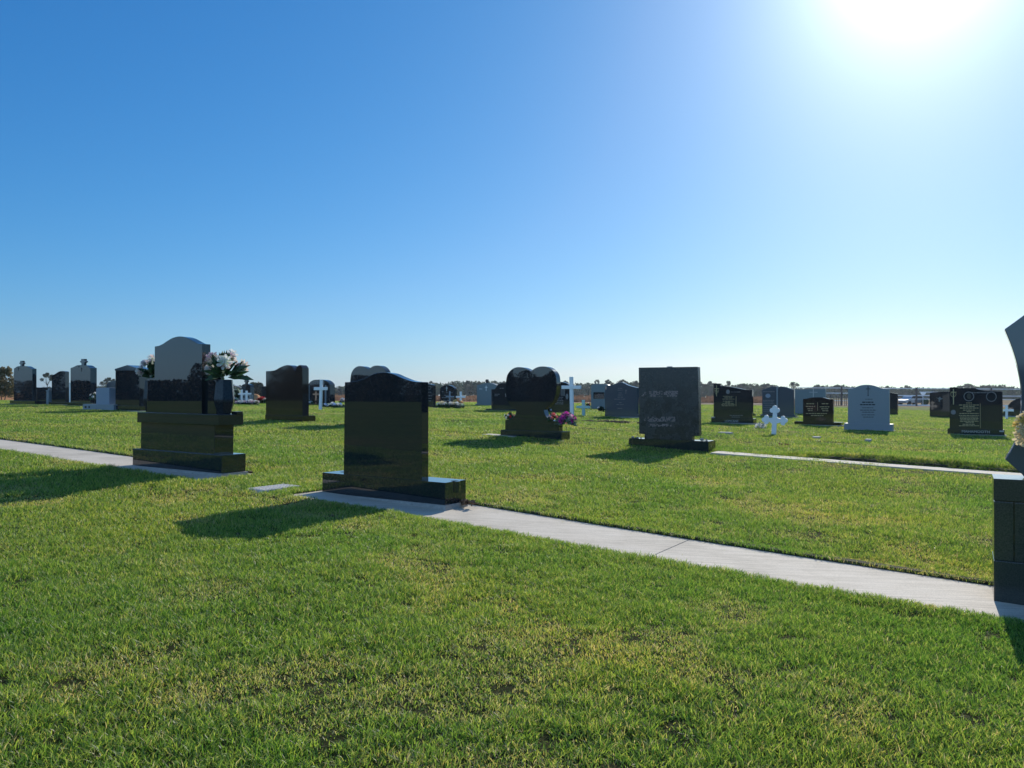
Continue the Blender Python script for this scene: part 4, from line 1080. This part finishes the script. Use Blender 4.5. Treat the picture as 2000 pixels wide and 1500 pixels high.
# budded white cross
f = at_px(1511, 848.5); o = root(f, 'grave_cross', 'white painted cross with rounded trefoil ends standing low in the grass', 'cross', CW)
def bud(xc, yc, r, d, n=9):
    """trefoil end: three round lobes; d = outward direction in pixels"""
    out = []; base = math.atan2(-d[1], d[0])
    for k in (-1, 0, 1):
        ang = base + k * math.pi / 2; cx, cy = xc + r * .62 * math.cos(ang), yc - r * .62 * math.sin(ang)
        for i in range(n):
            t = ang - 1.75 + 3.5 * i / (n - 1) if k == 0 else ang + (-1.9 if k == -1 else -1.25) + 3.15 * i / (n - 1)
            out.append((cx + r * .58 * math.cos(t), cy - r * .58 * math.sin(t)))
    return out
px = [(1506.6, 850), (1507.6, 826.5), (1502, 826.5)]
ol = [(1506.6, 850), (1507.8, 827)] + bud(1496.5, 819.5, 7.6, (-1, 0))[::-1] + [(1508.6, 815.5)] + bud(1513.0, 801.5, 8.2, (0, -1))[::-1] + [(1517.4, 815.8)] + bud(1529, 821.5, 7.8, (1, 0))[::-1] + [(1516.4, 827.6), (1515.4, 850)]
part('cross_board', merge(prismd(pts(f, ol), 0, .035)), WHITE, o)
bouquet('white artificial flowers lying on the grass left of the budded white cross', spot(1486, 838), .17, [('rose', 'white', 8), ('lily', 'white', 3)], leaf=LEAFG, n_leaf=16, seed=18, squash=.5)

# blue-grey stone with black cross
f, o = stone('blue-grey headstone with arched top and black engraved cross and text', (1697, 841),
    [(1656, 829), (1656, 760)] + sm([(1663, 758.6), (1669, 757.2), (1676, 754.2), (1683, 752.3), (1690, 751.5), (1699, 751.5), (1706, 752.8), (1713, 755), (1721, 757.8), (1729, 759), (1737, 759.2)]) + [(1737, 829)], .13, GREY, base=(1648.5, 1743, 827.5), basev=.34, v0=.03)
inscribe(f, o, merge(crossd(f, 1695.5, 755.5, 772.6, 759.6, 1691, 1700, 1.3, .03), ringd(f, 1694.3, 1696.7, 754.6, 757, .03, fill=True), ringd(f, 1694.3, 1696.7, 771, 773.4, .03, fill=True)), INK)
inscribe(f, o, lines(f, [(1690, 1704, 779.6)], .03, 1.0, 1), INK)
inscribe(f, o, lines(f, [(1684, 1706, 785.6), (1680, 1711, 790.3)], .03, 2.2, 2), INK)
inscribe(f, o, lines(f, [(1684, 1707, 796.5), (1680, 1711, 801), (1684, 1708, 805), (1683, 1708, 810.3), (1686, 1706, 814.6)], .03, 1.1, 3), INK)
f, o = stone('plain black headstone seen just past the right edge of the blue-grey one', (1745, 809.5),
    [(1728, 808), (1728, 765.8), (1738, 766.8), (1746, 768), (1753.2, 769.4), (1753.2, 808)], .3, BLACK2, bed=False)
f, o = stone('dark headstone with an etched dove, left of the large gold-lettered one', (1845, 815),
    [(1815.8, 813), (1815.8, 767)] + sm([(1820, 766.2), (1830, 765.6), (1845, 765), (1860, 764.5)]) + [(1876, 764.5), (1876, 813)], .18, BLACK2, bed=False)
bx = [(1828, 776.5), (1833, 777.5), (1836, 774.5), (1837.5, 777.5), (1842, 778), (1839, 780), (1836.5, 780.5), (1835.5, 785), (1833.5, 785), (1833.2, 779.5)]
inscribe(f, o, merge(prismd(pts(f, bx, .02), .016, .022)), ETCH)

f, o = stone('large black headstone with gold cross, gold text and two portrait ovals', (1905, 850),
    [(1854.6, 840), (1854.6, 757), (1857, 756.4), (1871.5, 756.4), (1871.5, 758.3)] + sm([(1880, 757.8), (1892, 757.8), (1903, 758.4), (1910, 760), (1917, 762.2), (1925, 763.4), (1940, 764), (1958, 764.5)]) + [(1959, 840)], .13, BLACK2, base=(1850.6, 1962, 838.4), basev=.34, v0=.03)
inscribe(f, o, word(f, 'MAHAMOOTH', 1878.6, 1933, 840.6, 845.4, 0), SILVER)
inscribe(f, o, merge(crossd(f, 1862.2, 760, 790, 766, 1857, 1868, 2.0, .03, hpx=1.6)), GOLD)
inscribe(f, o, merge(ringd(f, 1856.5, 1867.5, 764.5, 775.5, .03)), GOLD)
part('portrait', merge(ringd(f, 1857, 1867, 800.5, 809.5, .03, fill=True)), ETCH, o)
inscribe(f, o, merge(ringd(f, 1882, 1902.5, 765, 783.5, .03), ringd(f, 1926, 1946.5, 765, 784.5, .03)), ETCH)
part('portrait', merge(ringd(f, 1888, 1896.5, 768, 779.5, .03, fill=True)), HONED, o)
inscribe(f, o, lines(f, [(1898, 1930, 767)], .03, 1.4, 3), ETCH)
inscribe(f, o, lines(f, [(1887, 1898, 787), (1873, 1912, 791), (1881, 1905, 794), (1875, 1911, 797), (1881, 1904, 801), (1888, 1897, 804), (1874, 1912, 807.5), (1873, 1912, 811.5), (1875, 1910, 814.6), (1875, 1911, 817.6), (1876, 1909, 820), (1875, 1911, 822.8), (1886, 1902, 825.6), (1880, 1905, 828.7), (1873, 1912, 831.5)], .03, 1.25, 4), GOLD)
inscribe(f, o, merge(boxd(f(1914.2, 800, .03)[0], f(1914.9, 800, .03)[0], .027, .032, f(1914.5, 836, .03)[1], f(1914.5, 788, .03)[1])), GOLD)
part('maker_plate', merge(boxd(f(1952, 842, 0)[0], f(1960.5, 842, 0)[0], -.004, .002, f(1956, 843.6, 0)[1], f(1956, 841, 0)[1])), SILVER, o)
f, o = stone('black peak-shaped headstone far behind the small white cross at the right edge', (1980, 815),
    [(1956, 813), (1964, 797), (1975, 785), (1985, 779), (1997, 776), (2003, 776), (2012, 780), (2014, 813)], .3, BLACK2, base=(1952, 2018, 812.4), basev=.5, base_mat=GREY)
cross_marker('small white cross right of the large gold-lettered headstone', (1966, 818), 791, 801.4, 1959, 1980, 5.0, WHITE, th=.05, hpx=4.2)

# little things in the turf
o = thing('fallen_petal_scatter', 'reddish petals scattered on the grass right of the rectangular slab', 'petals', spot(1524, 873), 0); o['kind'] = 'stuff'
part('petal_bit', merge(*[(lambda q: ([(a + q[0], b + q[1], c + .04) for a, b, c in sprig_d(i, 3, .035, wid=.4)[0]], sprig_d(i, 3, .035)[1]))((random.uniform(-.12, .12), random.uniform(-.12, .12))) for i in range(4)]), plain('reddish_dead_petal', (.25, .08, .05), .8), o)
for (x0, x1, y) in ((1402, 1426, 848), (1586, 1600, 857), (1689, 1700, 862)):
    f = at_px((x0 + x1) / 2, y); a = f(x1, y)[0] - f(x0, y)[0]
    o = root(f, 'plot_marker', 'small flat concrete plot marker flush in the grass', 'marker', 'flat plot markers in the lawn')
    o['label'] = {848: 'flat concrete plot marker in the grass left of the budded white cross', 857: 'flat concrete plot marker in the grass below the low brown-black headstone', 862: 'flat concrete plot marker in the grass below the blue-grey arched headstone'}[y]
    part('slab', merge(boxd(-a / 2, a / 2, 0, .22, -.05, .045)), CONC, o, .004)

# ------------------------------------------------------------------ rail fence, sign, stakes, car on the right
def fence():
    Z = 107.0; pA = far_pt(1556, 790, Z); o = thing('rail_fence', 'pale galvanised rail fence running along the far right side of the lawn', 'fence', (pA[0], pA[1], 0), 0)
    X1 = 82 - pA[0]
    def zpx(y, px=1790): return 1.0 + (horizon(px) - y) * Z / FPX
    for y, h, x0 in ((758.8, .05, 0), (765.6, .05, 17), (772.4, .05, 13.5), (779.2, .04, 14), (768.8, .05, 0), (783.5, .035, 0), (791.2, .06, 14)):
        x1 = X1 if y != 768.8 and y != 783.5 else 12.5
        if y == 765.6: x1 = 19.5
        z = zpx(y); part('rail', merge(boxd(x0, x1, -.03, .03, z - h, z + h)), WHITE, o)
    i = 0; x = 6.2
    while x < X1:
        part('post', merge(boxd(x - .11, x + .11, -.1, .1, -.2, zpx(757))), POSTM, o); x += 10.35
fence()
r = random.Random(6)
for i, px in enumerate((1622, 1629, 1634, 1638, 1643, 1650, 1653)):
    p = far_pt(px, 790, 104 + r.uniform(-2, 1)); h = r.uniform(1.0, 1.35)
    o = thing('tree_stake', 'thin dark timber stake among the others by the rail fence', 'stake', (p[0], p[1], Gs(p[0], p[1])), 0, 'timber stakes by the rail fence')
    part('shaft', merge(cyl(.05, .04, -.1, h, 6)), POSTM, o)
car('silver car parked behind the rail fence at the right', 0, 1781, 113, GREYP, math.radians(20))
p = far_pt(1803, 790, 110)
o = thing('round_sign', 'white round-bottomed sign on a post above the rail fence', 'sign', (p[0], p[1], Gs(p[0], p[1])), 0)
zc = 1 + (horizon(1803) - 768) * 110 / FPX
part('board', merge(prismd([(.36 * math.cos(t), zc + .26 * math.sin(t)) for t in [math.pi + k * math.pi / 10 for k in range(11)]] + [(.38, zc + .12), (-.38, zc + .12)], -.02, .02)), WHITE, o)
part('post', merge(cyl(.04, .04, 0, zc - .2, 8, 0, .06)), METAL, o)

# ------------------------------------------------------------------ trees and scrub
def leaf_cloud(r, centres, n, s):
    """n small leaf clumps spread through each ellipsoid (cx,cy,cz,rx,ry,rz)"""
    vs, fs = [], []
    for (cx, cy, cz, rx, ry, rz) in centres:
        for _ in range(n):
            while True:
                p = Vector((r.uniform(-1, 1), r.uniform(-1, 1), r.uniform(-1, 1)))
                if .25 < p.length < 1 or (p.length < 1 and r.random() < .3): break
            c = Vector((cx + p.x * rx, cy + p.y * ry, cz + p.z * rz)); q = Euler((r.uniform(0, 6.3), r.uniform(0, 6.3), 0)).to_matrix()
            k = s * r.uniform(.5, 1.3); a, b = q @ Vector((k, 0, 0)), q @ Vector((0, k * .6, 0)); o = len(vs)
            vs += [tuple(c - a), tuple(c - b), tuple(c + a), tuple(c + b)]; fs.append((o, o + 1, o + 2, o + 3))
    return vs, fs

def gum_meshes(seed):
    """unit gum tree 1 high with a flat umbrella crown"""
    r = random.Random(seed); cs = []; br = []
    br.append(tube((0, 0, -.05), (r.uniform(-.03, .03), 0, .45), .028, .02))
    for i in range(9):
        a = 6.283 * i / 9 + r.uniform(-.3, .3); R = r.uniform(.14, .44); z = .62 + .30 * (1 - (R / .46) ** 2) * r.uniform(.75, 1.1) + r.uniform(-.06, .05)
        c = (R * math.cos(a), R * math.sin(a), z); w = r.uniform(.10, .19)
        cs.append((*c, w, w, w * r.uniform(.38, .6)))
        k = (c[0] * .35, c[1] * .35, .5); br += [tube((0, 0, .36), k, .014, .01, 5), tube(k, (c[0], c[1], c[2] - .03), .01, .004, 5)]
    cs.append((0, 0, .93, .15, .15, .06))
    return merge(leaf_cloud(r, cs, 170, .026)), merge(*br)
GM = [gum_meshes(s) for s in range(6)]
for c, t in GM: c.materials.append(GUM); t.materials.append(BARK)
TREES = [(92, 727, 25, 170), (200, 744.5, 16, 260), (213, 736.5, 24, 230), (499, 747, 28, 300), (842, 744, 15, 330), (883, 744, 11, 330), (912, 742.5, 15, 330), (935, 744, 15, 330),
         (984, 745, 26, 330), (1104, 743, 15, 320), (1165, 741, 15, 330), (1188, 740.5, 19, 330), (1217, 740.5, 25, 330), (1242, 743, 19, 330), (1367, 745, 20, 340), (1387, 744, 24, 340),
         (1424, 743.5, 15, 330), (1447, 749, 22, 350), (1500, 748.5, 24, 350), (1550, 745.5, 22, 330), (1598, 750.5, 24, 350), (1636, 751, 28, 350), (1733, 753, 14, 360), (1770, 752, 22, 360),
         (1842, 757, 15, 380), (1889, 749, 34, 350), (1930, 752, 26, 360), (1972, 755, 22, 370)]
WHERE = ['between the first and second dark headstones at the left', 'above the low pale blue-grey headstone', 'just left of the gable-capped black headstone', 'behind the small crosses right of the big vase',
         'just right of the wide black headstone', 'above the small round-topped headstone', 'left of the crest-cross blue-grey headstone', 'above the crest-cross blue-grey headstone', 'between the crest cross and the heart headstone',
         'between the heart headstone and the largest white cross', 'above the left edge of the plaque headstone', 'above the right edge of the plaque headstone', 'above the domed blue-grey headstone',
         'touching the left side of the rectangular slab', 'just right of the rectangular slab', 'above the pillar of the black headstone with a taller pillar', 'above the curved top of the pillar-sided headstone',
         'right of the pillar-sided headstone', 'above the dark double headstone', 'above the left end of the flat teal-grey headstone', 'above the low brown-black headstone', 'left of the blue-grey arched headstone',
         'just right of the blue-grey arched headstone', 'above the silver car', 'above the etched dove headstone', 'above the large gold-lettered headstone', 'above the right portrait of the gold-lettered headstone', 'against the monument at the right edge']
for i, (px, yt, wpx, Zd) in enumerate(TREES):
    p = far_pt(px, 770, Zd); z0 = Gs(p[0], p[1]); H = 1 + (horizon(px) - yt) * Zd / FPX - z0; W = wpx * Zd / FPX
    o = thing('gum_tree', 'distant grey-green flat-crowned tree ' + WHERE[i], 'tree', (p[0], p[1], z0), i * 1.7, 'distant flat-crowned trees along the horizon')
    cm, tm = GM[i % 6]
    for nm, me in (('crown', cm), ('trunk', tm)):
        q = bpy.data.objects.new(nm, me); link(q, o)
    o.scale = (W / .95, W / .95, H)

def far_wood():
    r = random.Random(4); cs = []
    prof = [(-400, 757), (0, 757), (60, 758), (190, 753), (230, 754), (320, 757), (480, 752), (560, 757), (650, 757), (700, 754), (850, 745), (1000, 746), (1095, 752), (1140, 746), (1240, 746), (1370, 748), (1440, 751),
            (1500, 751), (1560, 754), (1600, 754), (1700, 755), (1800, 757), (1850, 758), (1900, 754), (2000, 755), (2500, 755)]
    xs, ys = zip(*prof); px = -420.
    while px < 2420:
        top = float(np.interp(px, xs, ys)) - 1.5 + r.uniform(-2, 2) + 6.5 * float(vnoise(px, 0, .022, 4)); Zd = r.uniform(340, 430)
        p = far_pt(px, 770, Zd); z0 = Gs(p[0], p[1]); zt = 1 + (horizon(px) - top) * Zd / FPX
        w = r.uniform(2, 4.2); hgt = zt - z0
        cs.append((p[0], p[1], z0 + hgt * .47, w, w, hgt * .53)); px += r.uniform(4, 7.5)
    near = leaf_cloud(r, cs, 260, .62)
    # wood behind the camera, seen only in the polished stones
    az = 46.0; bv, bf = [], []
    A = [46, 92, 200, 225, 240, 252, 254.5, 259, 262, 267, 269.3, 271.6, 273, 280, 300, 330]
    E_ = [2.0, 2.2, 2.2, 2.2, 1.8, 1.75, 2.4, 2.3, 1.6, 1.6, 2.5, 2.5, 1.0, .8, .9, 1.5]
    while az < 316:
        wild = 1 if 238 < az < 253.5 else .25
        e = float(np.interp(az, A, E_)) * (1 + wild * r.uniform(-.3, .28))
        d = r.uniform(98, 122); a = math.radians(az); zt = 1 + d * math.tan(math.radians(e)); cx, cy = d * math.sin(a), d * math.cos(a); z0 = Gs(cx, cy); w = r.uniform(1.2, 2.4)
        for _ in range(int(260 * (zt - z0))):
            q = Euler((r.uniform(0, 6.3), r.uniform(0, 6.3), 0)).to_matrix(); k = r.uniform(.09, .22)
            t = r.random(); ww = w * (1 if t < .8 else 1 - (t - .8) * 3.2)
            c = Vector((cx + r.uniform(-ww, ww), cy + r.uniform(-ww, ww), z0 + (zt - z0) * t)); p, g = q @ Vector((k, 0, 0)), q @ Vector((0, k * .7, 0)); o_ = len(bv)
            bv += [tuple(c - p), tuple(c - g), tuple(c + p), tuple(c + g)]; bf.append((o_, o_ + 1, o_ + 2, o_ + 3))
        az += r.uniform(.35, .65)
    back = (bv, bf)
    o2 = part('far_wood', merge(back), GUM3, None); o2['kind'] = 'stuff'; o2['label'] = 'brown-green wood behind the viewer, seen only as a reflection'; o2['category'] = 'woodland'
    o = part('far_wood', merge(near), GUM2, None); o['kind'] = 'stuff'; o['label'] = 'low far-off wood along the whole horizon'; o['category'] = 'woodland'
far_wood()

def scrub():
    r = random.Random(5); vs, fs = [], []
    for _ in range(26000):
        px = r.uniform(-300, 1560); Zd = r.uniform(136, 158)
        p = far_pt(px, 770, Zd); z0 = Gs(p[0], p[1]); h = r.uniform(.25, .8) * (1.25 if r.random() < .1 else 1) * (.6 + .8 * vnoise(px, 0, .03, 3))
        a = r.uniform(0, 3.14); w = r.uniform(.05, .22); o = len(vs); l = r.uniform(-.3, .3)
        vs += [(p[0] - w * math.cos(a), p[1] - w * math.sin(a), z0 - .05), (p[0] + w * math.cos(a), p[1] + w * math.sin(a), z0 - .05), (p[0] + l + w * .6, p[1], z0 + h), (p[0] + l - w * .6, p[1], z0 + h * .9)]
        fs.append((o, o + 1, o + 2, o + 3))
    o = part('dry_scrub', mesh(vs, fs), SCRUB, None); o['kind'] = 'stuff'; o['label'] = 'band of brown dry grass and scrub beyond the lawn'; o['category'] = 'scrub'
scrub()

def shrub(label, px0, px1, ytop, ybot, Zd, mat, n=900, s=.09, seed=1, twigs=True, group=None):
    r = random.Random(seed); p = far_pt((px0 + px1) / 2, 775, Zd); z0 = Gs(p[0], p[1]); W = (px1 - px0) * Zd / FPX / 2; H = 1 + (horizon(px0) - ytop) * Zd / FPX - z0
    o = thing('shrub', label, 'shrub', (p[0], p[1], z0), 0, group)
    cs = [(r.uniform(-.7, .7) * W, r.uniform(-.5, .5) * W, H * r.uniform(.3, .75), W * .42, W * .42, H * .3) for _ in range(12)] + [(k * W * .33, 0, H * .84, W * .16, W * .2, H * .14) for k in range(-2, 3)]
    part('foliage', merge(leaf_cloud(r, cs, n // 8, s)), mat, o)
    part('stem', merge(*[tube((x * W * .5, 0, -.05), (x * W * .9, r.uniform(-.2, .2), H * .75), .03, .01, 5) for x in (-1, -.6, -.2, .2, .5, .9)]), BARK, o)
shrub('big brownish shrub at the left edge beside the first headstone', -40, 27, 714, 780, 48, BUSH, 2600, .07, 2)
shrub('dark green bush behind the pair of small crosses', 486, 514, 748, 770, 140, GUM, 1500, .3, 3)
shrub('small green bush behind the rail fence right of the silver car', 1799, 1813, 779, 791, 112, LEAF, 600, .12, 4)
# orange mound behind the crosses
p = far_pt(499, 780, 60); z0 = Gs(p[0], p[1])
o = thing('soil_mound', 'orange mound of fresh soil behind the small crosses', 'soil mound', (p[0], p[1], z0), 0)
r = random.Random(3); n = 22; vs, fs = [], []
for i in range(n):
    for j in range(n):
        x, y = (i / (n - 1) - .5) * 2, (j / (n - 1) - .5) * 2; h = max(0, 1 - x * x) * max(0, 1 - y * y)
        vs.append((x * .62, y * .6, h * (1 + (horizon(499) - 769) * 60 / FPX - z0) + r.uniform(-.03, .03) - .03))
for i in range(n - 1):
    for j in range(n - 1): fs.append((i * n + j, (i + 1) * n + j, (i + 1) * n + j + 1, i * n + j + 1))
part('heap', mesh(vs, fs), plain('orange_soil', (.42, .20, .08), .95, .35, 6, bump=.6), o, smooth=True)
# far roof
p = far_pt(459, 770, 120); z0 = Gs(p[0], p[1])
o = thing('shed', 'low dark shed with pale gabled roof far behind the big granite vase', 'shed', (p[0], p[1], z0), .3)
zr = 1 + (horizon(459) - 753.5) * 120 / FPX - z0
part('wall', merge(boxd(-1.6, 1.6, -1.2, 1.2, 0, zr - .5)), POSTM, o); part('roof', merge(prismd([(-1.9, zr - .6), (0, zr), (1.9, zr - .6), (1.9, zr - .5), (0, zr + .1), (-1.9, zr - .5)], -1.4, 1.4)), METAL, o)
# ------------------------------------------------------------------ air
def haze(dens):
    bm = bmesh.new(); bmesh.ops.create_cube(bm, size=1)
    me = bpy.data.meshes.new('haze'); bm.to_mesh(me); bm.free()
    o = bpy.data.objects.new('haze', me); COL.objects.link(o)
    o.scale = (4000, 4000, 16); o.location = (0, 0, 6.2); o['kind'] = 'stuff'; o['label'] = 'thin pale haze in the distance'; o['category'] = 'haze'
    m = bpy.data.materials.new('thin_haze'); m.use_nodes = True; t = m.node_tree
    t.nodes.remove(t.nodes['Principled BSDF'])
    v = t.nodes.new('ShaderNodeVolumePrincipled'); v.inputs['Density'].default_value = dens; v.inputs['Color'].default_value = (.80, .88, 1, 1); v.inputs['Anisotropy'].default_value = .35
    t.links.new(v.outputs[0], t.nodes['Material Output'].inputs['Volume']); me.materials.append(m)
haze(.0002)
